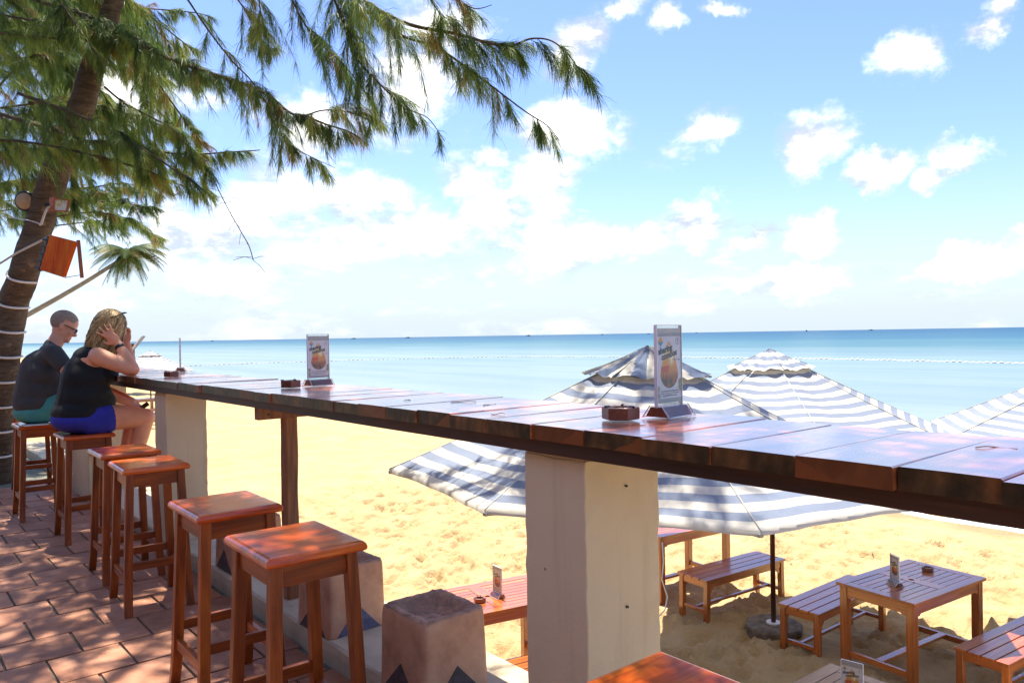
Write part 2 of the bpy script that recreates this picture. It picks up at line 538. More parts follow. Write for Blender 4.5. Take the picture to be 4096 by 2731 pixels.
M['hair_w'] = hairmat('streaked_blonde_hair', [(0, (.14, .075, .028)), (.5, (.44, .27, .105)), (1, (.74, .52, .24))])
M['hair_m'] = plain('short_grey_brown_hair', (.30, .215, .165), .9, .25, 120, bump_d=.004)
M['boat'] = plain('distant_boat_paint', (.10, .13, .17), .7, .2, 1)
M['white'] = plain('white_paint', (.75, .75, .75), .5, .05, 10)


def acrylic():
    m, t = material('clear_acrylic')
    lw = t.node('ShaderNodeLayerWeight', {'Blend': .12})
    tr = t.node('ShaderNodeBsdfTransparent', {'Color': (.93, .95, .96, 1)})
    g = t.node('ShaderNodeBsdfGlossy', {'Roughness': .03})
    mx = t.node('ShaderNodeMixShader', {0: t.math('ADD', .03, t.math('MULTIPLY', lw.outputs['Facing'], .25), clamp=True)})
    t.l.new(tr.outputs[0], mx.inputs[1])
    t.l.new(g.outputs[0], mx.inputs[2])
    o = t.node('ShaderNodeOutputMaterial')
    t.l.new(mx.outputs[0], o.inputs[0])
    return m


M['acrylic'] = acrylic()
M['acrylic_edge'] = plain('frosted_acrylic_edge', (.78, .80, .84), .25, .03, 10)


def flat(name, c, rough=.6):
    return plain(name, c, rough, .02, 10, bump=None)


M['paper'] = flat('white_card', (.80, .76, .80))
M['greyband'] = flat('grey_card_band', (.44, .42, .42))
M['ink'] = flat('dark_print', (.085, .075, .10))
M['inklight'] = flat('pale_print', (.34, .31, .36))
M['org'] = flat('orange_print', (.85, .42, .08))
M['tealp'] = flat('teal_print', (.16, .36, .45))
M['leafp'] = flat('palm_print', (.34, .33, .12))
M['pinkp'] = flat('pink_print', (.72, .30, .42))
M['winep'] = flat('wine_red_print', (.70, .10, .05))


def sunset():
    m, t = material('sunset_print')
    tc = t.node('ShaderNodeTexCoord')
    s = t.node('ShaderNodeSeparateXYZ', {0: tc.outputs['Object']})
    z = t.math('MULTIPLY', t.math('SUBTRACT', s.outputs[2], .075), 1 / .125)
    z = t.math('ADD', z, t.math('MULTIPLY', t.math('SUBTRACT', t.noise(t.vmath('MULTIPLY', tc.outputs['Object'], (30, 1, 160)), 1.0, 4), .5), .10))
    col = t.ramp(z, [(.0, (.09, .06, .05)), (.22, (.16, .085, .06)), (.3, (.45, .17, .07)), (.42, (.75, .33, .10)), (.6, (.85, .36, .07)), (.8, (.95, .62, .20)), (1, (.80, .50, .25))])
    d = t.vmath('LENGTH', t.vmath('MULTIPLY', t.vmath('SUBTRACT', tc.outputs['Object'], (.012, 0, .160)), (55, 0, 40)))
    col = t.mix(t.math('SUBTRACT', 1.0, t.smooth(d, .15, 1.0)), col, (1, .93, .6, 1))
    dk = t.math('MULTIPLY', t.smooth(t.noise(tc.outputs['Object'], 55, 5), .48, .6), t.math('SUBTRACT', 1.0, t.smooth(z, .25, .36)))
    col = t.mix(dk, col, (.42, .13, .05, 1))
    finish(t, col, .6, .3)
    return m


M['sunset'] = sunset()

# ------------------------------------------------------------------ geometry helpers
class MB:
    """collects shapes that make up ONE mesh"""
    def __init__(s):
        s.v, s.f, s.m = [], [], []

    def add(s, vs, fs, mi=0):
        o = len(s.v)
        s.v += [tuple(p) for p in vs]
        s.f += [tuple(i + o for i in f) for f in fs]
        s.m += [mi] * len(fs)
        return s

    def hexa(s, b, t_, mi=0):
        """b, t_: four bottom and four top corners, counter-clockwise from above"""
        return s.add(list(b) + list(t_), [(3, 2, 1, 0), (4, 5, 6, 7), (0, 1, 5, 4), (1, 2, 6, 5), (2, 3, 7, 6), (3, 0, 4, 7)], mi)

    def box(s, x0, x1, y0, y1, z0, z1, mi=0):
        return s.hexa([(x0, y0, z0), (x1, y0, z0), (x1, y1, z0), (x0, y1, z0)], [(x0, y0, z1), (x1, y0, z1), (x1, y1, z1), (x0, y1, z1)], mi)

    def prism(s, poly, z0, z1, mi=0):
        n = len(poly)
        return s.add([(x, y, z0) for x, y in poly] + [(x, y, z1) for x, y in poly],
                     [tuple(range(n))[::-1], tuple(range(n, 2 * n))] + [(i, (i + 1) % n, n + (i + 1) % n, n + i) for i in range(n)], mi)

    def prism_y(s, poly, y0, y1, mi=0):
        """poly in x, z"""
        n = len(poly)
        return s.add([(x, y0, z) for x, z in poly] + [(x, y1, z) for x, z in poly],
                     [tuple(range(n)), tuple(range(n, 2 * n))[::-1]] + [((i + 1) % n, i, n + i, n + (i + 1) % n) for i in range(n)], mi)

    def tube(s, pts, rad, n=8, mi=0, caps=True):
        pts = [Vector(p) for p in pts]
        if not hasattr(rad, '__len__'):
            rad = [rad] * len(pts)
        vs, fs = [], []
        up = Vector((0, 0, 1))
        for i, p in enumerate(pts):
            d = (pts[min(i + 1, len(pts) - 1)] - pts[max(i - 1, 0)])
            d = d.normalized() if d.length > 1e-9 else Vector((0, 0, 1))
            a = d.cross(up)
            if a.length < .15:
                a = d.cross(Vector((1, 0, 0)))
            a.normalize()
            b = d.cross(a)
            for k in range(n):
                w = 2 * math.pi * k / n
                vs.append(p + (a * math.cos(w) + b * math.sin(w)) * rad[i])
        for i in range(len(pts) - 1):
            for k in range(n):
                fs.append((i * n + k, i * n + (k + 1) % n, (i + 1) * n + (k + 1) % n, (i + 1) * n + k))
        if caps:
            fs += [tuple(range(n))[::-1], tuple(range((len(pts) - 1) * n, len(pts) * n))]
        return s.add(vs, fs, mi)

    def capsule(s, p1, r1, p2, r2, n=16, mi=0):
        p1, p2 = Vector(p1), Vector(p2)
        d = (p2 - p1)
        L = d.length
        d = d / L if L > 1e-9 else Vector((0, 0, 1))
        pts, rad = [], []
        for k in range(5):
            w = math.pi / 2 * (k + .25) / 5
            pts.append(p1 - d * r1 * math.cos(w)); rad.append(r1 * math.sin(w))
        pts.append(p1); rad.append(r1)
        pts.append(p2); rad.append(r2)
        for k in range(5):
            w = math.pi / 2 * (4.75 - k) / 5
            pts.append(p2 + d * r2 * math.cos(w)); rad.append(r2 * math.sin(w))
        return s.tube(pts, rad, n, mi)

    def ellipsoid(s, c, r, rot=None, n=20, mi=0):
        c = Vector(c)
        rot = rot or Matrix.Identity(3)
        vs, fs = [], []
        h = n // 2
        vs.append(c + rot @ Vector((0, 0, r[2])))
        for i in range(1, h):
            a = math.pi * i / h
            for k in range(n):
                b = 2 * math.pi * k / n
                vs.append(c + rot @ Vector((r[0] * math.sin(a) * math.cos(b), r[1] * math.sin(a) * math.sin(b), r[2] * math.cos(a))))
        vs.append(c + rot @ Vector((0, 0, -r[2])))
        for k in range(n):
            fs.append((0, 1 + k, 1 + (k + 1) % n))
            fs.append((len(vs) - 1, 1 + (h - 2) * n + (k + 1) % n, 1 + (h - 2) * n + k))
        for i in range(h - 2):
            for k in range(n):
                a, b = 1 + i * n, 1 + (i + 1) * n
                fs.append((a + k, b + k, b + (k + 1) % n, a + (k + 1) % n))
        return s.add(vs, fs, mi)

    def xf(s, mat, start=0):
        s.v = s.v[:start] + [tuple(mat @ Vector(p)) for p in s.v[start:]]
        return s

    def mesh(s, name):
        me = bpy.data.meshes.new(name)
        me.from_pydata(s.v, [], s.f)
        me.polygons.foreach_set('material_index', s.m)
        me.update()
        return me

    def build(s, name, mats, parent=None, smooth=False, bevel=0.0, loc=None, seg=2):
        me = s.mesh(name)
        for m in (mats if isinstance(mats, (list, tuple)) else [mats]):
            me.materials.append(m)
        if smooth:
            me.polygons.foreach_set('use_smooth', [True] * len(me.polygons))
        return link(name, me, parent, bevel, loc, seg)


def link(name, me, parent=None, bevel=0.0, loc=None, seg=2):
    o = bpy.data.objects.new(name, me)
    COL.objects.link(o)
    if parent is not None:
        o.parent = parent
    if loc is not None:
        o.location = loc
    if bevel:
        b = o.modifiers.new('bevel', 'BEVEL')
        b.width = bevel
        b.segments = seg
        b.limit_method = 'ANGLE'
        b.angle_limit = R(40)
    return o


def tag(o, label=None, cat=None, group=None, kind=None):
    if label:
        o['label'] = label
    if cat:
        o['category'] = cat
    if group:
        o['group'] = group
    if kind:
        o['kind'] = kind
    return o


def thing(name, label, cat, loc=(0, 0, 0), rz=0.0, group=None, rot=None):
    o = bpy.data.objects.new(name, None)
    o.empty_display_size = .1
    COL.objects.link(o)
    o.location = loc
    o.rotation_euler = rot or (0, 0, rz)
    return tag(o, label, cat, group)


def copy_tree(o, parent=None):
    c = o.copy()
    COL.objects.link(c)
    if parent is not None:
        c.parent = parent
    for ch in list(o.children):
        copy_tree(ch, c)
    return c


def numpy_mesh(name, verts, faces, mats, tone=None, smooth=False):
    """verts (n,3), faces (m,3|4)"""
    me = bpy.data.meshes.new(name)
    verts = np.asarray(verts, np.float32)
    faces = np.asarray(faces, np.int32)
    k = faces.shape[1]
    me.vertices.add(len(verts))
    me.vertices.foreach_set('co', verts.ravel())
    me.loops.add(faces.size)
    me.loops.foreach_set('vertex_index', faces.ravel())
    me.polygons.add(len(faces))
    me.polygons.foreach_set('loop_start', np.arange(0, faces.size, k, dtype=np.int32))
    me.polygons.foreach_set('loop_total', np.full(len(faces), k, np.int32))
    if smooth:
        me.polygons.foreach_set('use_smooth', np.ones(len(faces), bool))
    me.update(calc_edges=True)
    if tone is not None:
        a = me.attributes.new('tone', 'FLOAT', 'FACE')
        a.data.foreach_set('value', np.asarray(tone, np.float32))
    for m in (mats if isinstance(mats, (list, tuple)) else [mats]):
        me.materials.append(m)
    return me


def vnoise(x, y, seed=0):
    """smooth value noise on arrays"""
    xi, yi = np.floor(x).astype(np.int64), np.floor(y).astype(np.int64)
    fx, fy = x - xi, y - yi
    fx, fy = fx * fx * (3 - 2 * fx), fy * fy * (3 - 2 * fy)

    def h(a, b):
        n = (a * 374761393 + b * 668265263 + seed * 974634777) & 0xffffffff
        n = ((n ^ (n >> 13)) * 1274126177) & 0xffffffff
        return ((n ^ (n >> 16)) & 0xffff) / 65535.0
    return (h(xi, yi) * (1 - fx) + h(xi + 1, yi) * fx) * (1 - fy) + (h(xi, yi + 1) * (1 - fx) + h(xi + 1, yi + 1) * fx) * fy


def fbm(x, y, seed=0, o=4):
    s = 0
    a = .5
    for i in range(o):
        s = s + a * vnoise(x * 2 ** i, y * 2 ** i, seed + i)
        a *= .5
    return s


# ------------------------------------------------------------------ beach
SAND_Z = -1.60


def shore_x(y):
    return 13.9 + .07 * np.maximum(0, y - 9) + .25 * np.sin(y * .35) + .12 * np.sin(y * .9 + 1)


def sand_base(x, y):
    """height of the beach without the footprints"""
    sx = shore_x(y)
    t_ = np.clip((x - (sx - 5.5)) / 5.5, 0, None)
    return SAND_Z - .30 * np.minimum(t_, 1) ** 1.3 - .10 * np.maximum(t_ - 1, 0) * 2


def make_sand():
    xs = np.concatenate([np.arange(1.8, 13.0, .042), np.arange(13.0, 22, .12), np.linspace(22.5, 60, 20)])
    ys = np.concatenate([-np.geomspace(60, 1.2, 24), np.arange(-1.0, 12.5, .042), np.arange(12.5, 40, .15), np.geomspace(41, 900, 40)])
    X, Y = np.meshgrid(xs, ys, indexing='ij')
    Z = sand_base(X, Y)
    fade = np.clip((shore_x(Y) - .8 - X) / 2.0, .0, 1)
    Z = Z + fade * ((fbm(X * .8, Y * .8, 3) - .47) * .16 + (fbm(X * 3.2, Y * 3.2, 9) - .47) * .13 + (fbm(X * 9, Y * 9, 12, 2) - .37) * .022)
    ix = {}
    for k in range(2600):
        cx, cy = random.uniform(2.2, 12.6), random.uniform(-1, 14)
        a = random.uniform(0, 3.14)
        L, Wd, dp = random.uniform(.09, .17), random.uniform(.05, .08), random.uniform(.02, .07)
        i0, i1 = np.searchsorted(xs, [cx - .4, cx + .4])
        j0, j1 = np.searchsorted(ys, [cy - .4, cy + .4])
        dx, dy = X[i0:i1, j0:j1] - cx, Y[i0:i1, j0:j1] - cy
        u = (dx * math.cos(a) + dy * math.sin(a)) / L
        v = (-dx * math.sin(a) + dy * math.cos(a)) / Wd
        q = np.sqrt(u * u + v * v)
        Z[i0:i1, j0:j1] += fade[i0:i1, j0:j1] * (-dp * np.exp(-q ** 3) + dp * .5 * np.exp(-((q - 1.5) / .4) ** 2))
    nx, ny = X.shape
    idx = np.arange(nx * ny).reshape(nx, ny)
    F = np.stack([idx[:-1, :-1], idx[1:, :-1], idx[1:, 1:], idx[:-1, 1:]], -1).reshape(-1, 4)
    me = numpy_mesh('sand_beach', np.stack([X, Y, Z], -1).reshape(-1, 3), F, M['sand'], smooth=True)
    o = link('sand_beach', me)
    tag(o, kind='structure')
    return X, Y, Z, xs, ys


SX, SY, SZ, sxs, sys_ = make_sand()


def sand_h(x, y):
    i = min(max(int(np.searchsorted(sxs, x)), 0), len(sxs) - 1)
    j = min(max(int(np.searchsorted(sys_, y)), 0), len(sys_) - 1)
    return float(SZ[i, j])


SEA_Z = -1.90
xs = np.concatenate([np.arange(12, 40, .5), np.geomspace(40, 14000, 60)])
ys = np.concatenate([-np.geomspace(6000, 30, 30), np.arange(-28, 60, 2.0), np.geomspace(60, 14000, 50)])
X, Y = np.meshgrid(xs, ys, indexing='ij')
idx = np.arange(X.size).reshape(X.shape)
F = np.stack([idx[:-1, :-1], idx[1:, :-1], idx[1:, 1:], idx[:-1, 1:]], -1).reshape(-1, 4)
Z = SEA_Z + .012 * np.sin(X * 1.3 + .4 * np.sin(Y * .4)) * (X < 60)
sea = link('sea', numpy_mesh('sea', np.stack([X, Y, Z], -1).reshape(-1, 3), F, M['sea'], smooth=True))
tag(sea, kind='structure')
# foam where the water meets the sand
mb = MB()
yy = np.arange(-12, 45, .12)
for row, (off, wd) in enumerate([(-.1, .40), (1.0, .14)]):
    sx_ = shore_x(yy) + off + .10 * np.sin(yy * 2.1 + row) + .35 * (fbm(yy * .7, yy * 0 + row, 5) - .5)
    wv = wd * (.35 + 1.2 * fbm(yy * 1.1, yy * 0 + 3 * row, 8))
    vs = []
    for a, b, c in zip(sx_, wv, yy):
        vs += [(a - b / 2, c, SEA_Z + .018), (a, c, SEA_Z + .045), (a + b / 2, c, SEA_Z + .018)]
    fs = []
    for i in range(len(yy) - 1):
        for k in (0, 1):
            fs.append((3 * i + k, 3 * i + k + 1, 3 * i + 4 + k, 3 * i + 3 + k))
    mb.add(vs, fs)
tag(mb.build('sea_foam', M['foam'], smooth=True), kind='stuff', label='thin white foam line where the water meets the sand', cat='foam')

# ------------------------------------------------------------------ patio
mb = MB().box(-6, 1.435, -5.5, 11.5, -1.9, -.012)
tag(mb.build('patio_floor', M['grout']), kind='structure')
floor_o = bpy.data.objects['patio_floor']
TX, TY = .2845, .2965
variants = []
for k in range(4):
    g = .006
    m_ = MB()
    hx, hy = TX / 2 - g, TY / 2 - g
    j = [random.uniform(-.0018, .0018) for _ in range(8)]
    m_.hexa([(-hx, -hy, -.012), (hx, -hy, -.012), (hx, hy, -.012), (-hx, hy, -.012)],
            [(-hx + j[0], -hy + j[1], 0), (hx + j[2], -hy + j[3], 0), (hx + j[4], hy + j[5], 0), (-hx + j[6], hy + j[7], 0)])
    me = m_.mesh('tile')
    me.materials.append(M['tile'])
    variants.append(me)
rows = range(-5, 24)
rest = MB()
for r_ in rows:
    y = 3.456 + TY * (r_ - 7) + TY / 2
    xo = .838 if r_ % 2 == 1 else .695
    for k in range(-9, 4):
        x = xo + TX * k + TX / 2
        if x - TX / 2 > 1.40:
            continue
        w_ = min(1.432 - (x - TX / 2), TX)
        near = x > -.4 and 1.6 < y < 10.2 and w_ > TX - 1e-6
        if near:
            o = link('tile', random.choice(variants), floor_o, bevel=0)
            o.location = (x, y, random.uniform(-.0015, .0015))
            o.rotation_euler = (random.uniform(-.004, .004), random.uniform(-.004, .004), random.uniform(-.006, .006))
        else:
            x1 = x - TX / 2 + w_ - .006
            rest.box(x - TX / 2 + .006, x1, y - TY / 2 + .006, y + TY / 2 - .006, -.012, 0)
o = rest.build('tile', M['tile'], floor_o)
o['kind'] = 'stuff'

# kerb along the patio edge with the retaining wall below it
mb = MB()
ys = np.arange(-3, 11.51, .12)
vs, fs = [], []
for i, y in enumerate(ys):
    e = random.uniform(-.004, .004)
    vs += [(1.436 + e, y, -.02), (1.433 + e, y, .05), (1.436 + e * 1.5, y, .082), (1.446, y, .090), (1.862, y, .088), (1.868, y, .05), (1.868, y, -2.2), (1.436, y, -2.2)]
n = 8
for i in range(len(ys) - 1):
    for k in range(n):
        fs.append((i * n + k, (i + 1) * n + k, (i + 1) * n + (k + 1) % n, i * n + (k + 1) % n))
fs += [tuple(range(n))[::-1], tuple(range((len(ys) - 1) * n, len(ys) * n))]
mb.add(vs, [f[::-1] for f in fs])
tag(mb.build('patio_kerb', M['kerb']), kind='structure')
MOSS = M['grout']


def pillar(y0, y1, x1, label):
    t_ = thing('pillar', label, 'pillar', (1.40, y0, 0), group='plaster pillars under the bar counter')
    nx, ny, nz = 5, 4, 26
    w_, d_ = x1 - 1.40, y1 - y0
    zt = 1.012
    loop = [(w_ * i / nx, 0) for i in range(nx)] + [(w_, d_ * i / ny) for i in range(ny)] + [(w_ * (1 - i / nx), d_) for i in range(nx)] + [(0, d_ * (1 - i / ny)) for i in range(ny)]
    vs, fs = [], []
    for k in range(nz + 1):
        z = zt * k / nz
        for (a, b) in loop:
            c = (a in (0, w_)) and (b in (0, d_))
            e = .0022 if c else .0004
            vs.append((a + random.uniform(-e, e), b + random.uniform(-e, e), z + (random.uniform(-.006, .004) if k == nz else 0)))
    n = len(loop)
    for k in range(nz):
        for i in range(n):
            fs.append((k * n + i, k * n + (i + 1) % n, (k + 1) * n + (i + 1) % n, (k + 1) * n + i))
    fs += [tuple(range(nz * n, nz * n + n)), tuple(range(n))[::-1]]
    MB().add(vs, fs).build('shaft', M['plaster'], t_, bevel=.004)
    # lumpy mortar bed between plaster and beam
    mb = MB()
    for i in range(4):
        a = w_ * i / 4
        mb.box(a + .004, a + w_ / 4 - .002 + .004 * random.random(), .006, d_ - .006, zt - .004, 1.026 + random.uniform(-.004, .0))
    mb.build('mortar_bed', M['kerb'], t_)
    # two rusty screw stubs on the face
    if y0 < 3:
        for (a, z) in ((.155, .93), (.152, .605), (.235, .99), (.14, .25)):
            MB().tube([(a, .004, z), (a, -.006, z + .001)], .0035, 6).build('screw', M['black'], t_)
    return t_


pillar(1.385, 1.621, 1.693, 'near plaster pillar holding up the counter between the terracotta blocks and the striped umbrella')
pillar(4.994, 5.231, 1.646, 'middle cream pillar under the counter beside the woman\'s knees')
pillar(7.20, 7.90, 1.70, 'far wide white pillar seen low between the stool legs')

# ------------------------------------------------------------------ bar counter
bar = thing('bar_counter', 'long glossy plank bar counter running along the patio edge', 'bar counter', (1.338, 0, 1.105))
yb = .420
edges = [.420 + .1868 * k for k in range(-6, 44)]
edges[6:19] = [.420, .581, .763, .951, 1.140, 1.329, 1.519, 1.710, 1.888, 2.073, 2.259, 2.448, 2.640]
for a, b in zip(edges[:-1], edges[1:]):
    g = .0014
    hw = (b - a) / 2 - g
    x0, x1 = random.uniform(-.006, .006), .505 + random.uniform(-.012, .012)
    if random.random() < .25:
        x0 -= .008
    zj = random.uniform(-.0015, .0022)
    dz = random.uniform(-.0022, .0022)
    nseg = 8
    vs, fs = [], []
    wav = random.uniform(0, 6)
    for i in range(nseg + 1):
        x = x0 + (x1 - x0) * i / nseg
        s_ = .0011 * math.sin(wav + x * 9)
        zt = zj + dz * (i / nseg - .5)
        vs += [(x, -hw + s_ * .3, -.040), (x, hw + s_ * .3, -.040), (x, hw + s_ * .3, zt - .0025), (x, hw - .003 + s_ * .3, zt), (x, 0, zt + .0006), (x, -hw + .003 + s_ * .3, zt), (x, -hw + s_ * .3, zt - .0025)]
    n = 7
    for i in range(nseg):
        for k in range(n):
            fs.append((i * n + k, i * n + (k + 1) % n, (i + 1) * n + (k + 1) % n, (i + 1) * n + k))
    fs += [tuple(range(n))[::-1], tuple(range(nseg * n, nseg * n + n))]
    mb = MB().add(vs, [f[::-1] for f in fs])
    mb.build('plank', M['plank'], bar, loc=(0, (a + b) / 2, 0))
for x0, x1 in ((.022, .072), (.40, .45)):
    mb = MB()
    yy = np.arange(-.7, 8.61, .5)
    vs, fs = [], []
    for y in yy:
        e, f_ = random.uniform(-.0015, .0015), random.uniform(-.002, .002)
        vs += [(x0 + e, y, -.0785 + f_), (x1 + e, y, -.0785 + f_), (x1 + e, y, -.041), (x0 + e, y, -.041)]
    for i in range(len(yy) - 1):
        for k in range(4):
            fs.append((i * 4 + k, (i + 1) * 4 + k, (i + 1) * 4 + (k + 1) % 4, i * 4 + (k + 1) % 4))
    fs += [(3, 2, 1, 0), tuple(len(vs) - 4 + k for k in range(4))]
    mb.add(vs, [f[::-1] for f in fs]).build('beam', W['dark_y'], bar, bevel=.003)
# a wooden post with a cross bracket
mb = MB()
vs, fs = [], []
for i in range(15):
    z = .09 - 1.105 + (.962 - .09) * i / 14
    s_ = .0325 + .0008 * math.sin(i * 1.3)
    cx, cy = .2145 + .0015 * math.sin(i * .6), 3.535 + .0015 * math.sin(i * .9 + 1)
    c = .008
    for (a, b) in ((-1, -1), (1, -1), (1, 1), (-1, 1)):
        for q in ((c, 0), (0, c)) if a * b < 0 else ((0, c), (c, 0)):
            vs.append((cx + a * (s_ - q[0]), cy + b * (s_ - q[1]), z))
n = 8
for i in range(14):
    for k in range(n):
        fs.append((i * n + k, i * n + (k + 1) % n, (i + 1) * n + (k + 1) % n, (i + 1) * n + k))
fs += [tuple(range(n))[::-1], tuple(range(14 * n, 15 * n))]
mb.add(vs, fs).build('post', W['post_z'], bar, smooth=False)
mb = MB().box(.050, .46, 3.500, 3.545, -.142, -.0805)
mb.build('bracket', W['post_z'], bar, bevel=.003)
for (x, z) in ((.10, -.118), (.20, -.11)):
    MB().tube([(x, 3.502, z), (x, 3.494, z)], .005, 8).build('bolt', M['black'], bar)
# dry casuarina twigs lying on the planks
TWL = ['dark twig on the counter right of the largest menu stand', 'short curved twig left of the near ashtray', 'curly twig on the planks over the near pillar', 'long curved twig furthest left over the parasol tip', 'small twig halfway between pillar and halfway menu stand', 'tiny twig near the front edge above the near pillar', 'small bent twig beside the dark twig at the right']
for (x, y, L, a, nm) in ((.30, .56, .07, -1.1, 0), (.12, 1.28, .05, .2, 1), (.22, 2.0, .08, .9, 2), (.30, 2.15, .09, 2.6, 3), (.16, 2.4, .05, .4, 4), (.10, 1.75, .04, 1.9, 5), (.26, .44, .03, .4, 6)):
    pts = []
    for i in range(7):
        q = i / 6
        aa = a + .5 * math.sin(q * 3 + nm)
        pts.append((1.338 + x + L * q * math.cos(aa), y + L * q * math.sin(aa), 1.1085 + .002 * math.sin(q * 6)))
    o = MB().tube(pts, .0011, 5).build('fallen_twig', W['post_z'])
    tag(o, TWL[nm], 'twig', 'dry twigs fallen on the counter')

# ------------------------------------------------------------------ bar stools
def make_stool():
    t_ = thing('bar_stool', 'x', 'bar stool')
    H, hx, hy = .72, .158, .186
    mb = MB()
    prof = [(0, -.030), (.0, -.020), (-.004, -.008), (-.016, 0)]
    vs, fs = [], []
    for (o_, z) in [(-.006, -.030), (0, -.026), (0, -.016), (-.003, -.008), (-.009, -.0025), (-.017, 0)]:
        vs += [(-hx - o_, -hy - o_, H + z), (hx + o_, -hy - o_, H + z), (hx + o_, hy + o_, H + z), (-hx - o_, hy + o_, H + z)]
    vs = [(sx * (hx + o_), sy * (hy + o_), H + z) for (o_, z) in [(-.006, -.030), (0, -.026), (0, -.016), (-.003, -.008), (-.009, -.0025), (-.017, 0)] for (sx, sy) in ((-1, -1), (1, -1), (1, 1), (-1, 1))]
    for i in range(5):
        for k in range(4):
            fs.append((4 * i + k, 4 * i + (k + 1) % 4, 4 * i + 4 + (k + 1) % 4, 4 * i + 4 + k))
    fs += [(3, 2, 1, 0), (20, 21, 22, 23)]
    mb.add(vs, fs).build('seat', W['seat_x'], t_, bevel=.003)
    tz = H - .030
    s = .0185
    ax, ay, bx, by = .118, .142, .150, .172       # leg axis at the top and at the floor
    for (sx, sy) in ((-1, -1), (1, -1), (1, 1), (-1, 1)):
        vs, fs = [], []
        N = 10
        for i in range(N + 1):
            z = tz * (1 - i / N)
            q = 1 - z / tz
            cx = sx * (ax + (bx - ax) * q * .8)
            # sabre foot: the lowest part sweeps outwards
            low = max(0, (.16 - z) / .16)
            cy = sy * (ay + (by - ay) * q * .85 + .022 * low ** 1.7)
            hw = s * (1 - .28 * low)
            for (a, b) in ((-1, -1), (1, -1), (1, 1), (-1, 1)):
                vs.append((cx + a * s, cy + b * hw, z))
        for i in range(N):
            for k in range(4):
                fs.append((4 * i + (k + 1) % 4, 4 * i + k, 4 * i + 4 + k, 4 * i + 4 + (k + 1) % 4))
        fs += [(0, 1, 2, 3), (4 * N + 3, 4 * N + 2, 4 * N + 1, 4 * N)]
        MB().add(vs, fs).build('leg', W['stool_z'], t_, bevel=.003)

    def axis(z):
        q = 1 - z / tz
        return ax + (bx - ax) * q * .8, ay + (by - ay) * q * .85
    x_, y_ = axis(tz - .03)
    for sy in (-1, 1):
        MB().box(-x_ + s - .002, x_ - s + .002, sy * y_ - .009, sy * y_ + .009, tz - .068, tz - .001).build('apron', W['stool_x'], t_, bevel=.002)
    for sx in (-1, 1):
        MB().box(sx * x_ - .009, sx * x_ + .009, -y_ + s - .002, y_ - s + .002, tz - .068, tz - .001).build('apron', W['stool_y'], t_, bevel=.002)
    x_, y_ = axis(.17)
    for sx in (-1, 1):
        MB().box(sx * x_ - .010, sx * x_ + .010, -y_ + s - .003, y_ - s + .003, .150, .190).build('stretcher', W['stool_y'], t_, bevel=.002)
    x_, y_ = axis(.235)
    for sy in (-1, 1):
        MB().box(-x_ + s - .003, x_ - s + .003, sy * y_ - .010, sy * y_ + .010, .215, .253).build('stretcher', W['stool_x'], t_, bevel=.002)
    return t_


stool0 = make_stool()
G = 'bar stools in a row along the counter'
for i, (x, y, a, lab) in enumerate([
    (1.010, 2.276, -1.5, 'nearest whole bar stool, red glossy seat, in front of the terracotta block'),
    (1.038, 2.965, -1, 'bar stool with sunlit orange seat, next behind the nearest whole one'),
    (1.100, 4.240, -2.5, 'bar stool with dull dark brown seat, half in front of an orange seated one'),
    (1.130, 4.860, -1, 'bar stool with orange seat just behind the dull dark brown seated one'),
    (1.135, 5.960, 0, 'bar stool the woman in the black top sits on'),
    (1.010, 6.955, 0, 'bar stool the man in the grey shirt sits on'),
    (1.150, 8.170, 0, 'farthest bar stool, half hidden behind the seated man and the tree trunk'),
    (1.027, .790, -.5, 'dark glossy stool seat corner at the bottom edge, nearest to the viewer')]):
    o = stool0 if i == 0 else copy_tree(stool0)
    o.location = (x, y, 0)
    o.rotation_euler = (0, 0, R(a))
    tag(o, lab, 'bar stool', G)

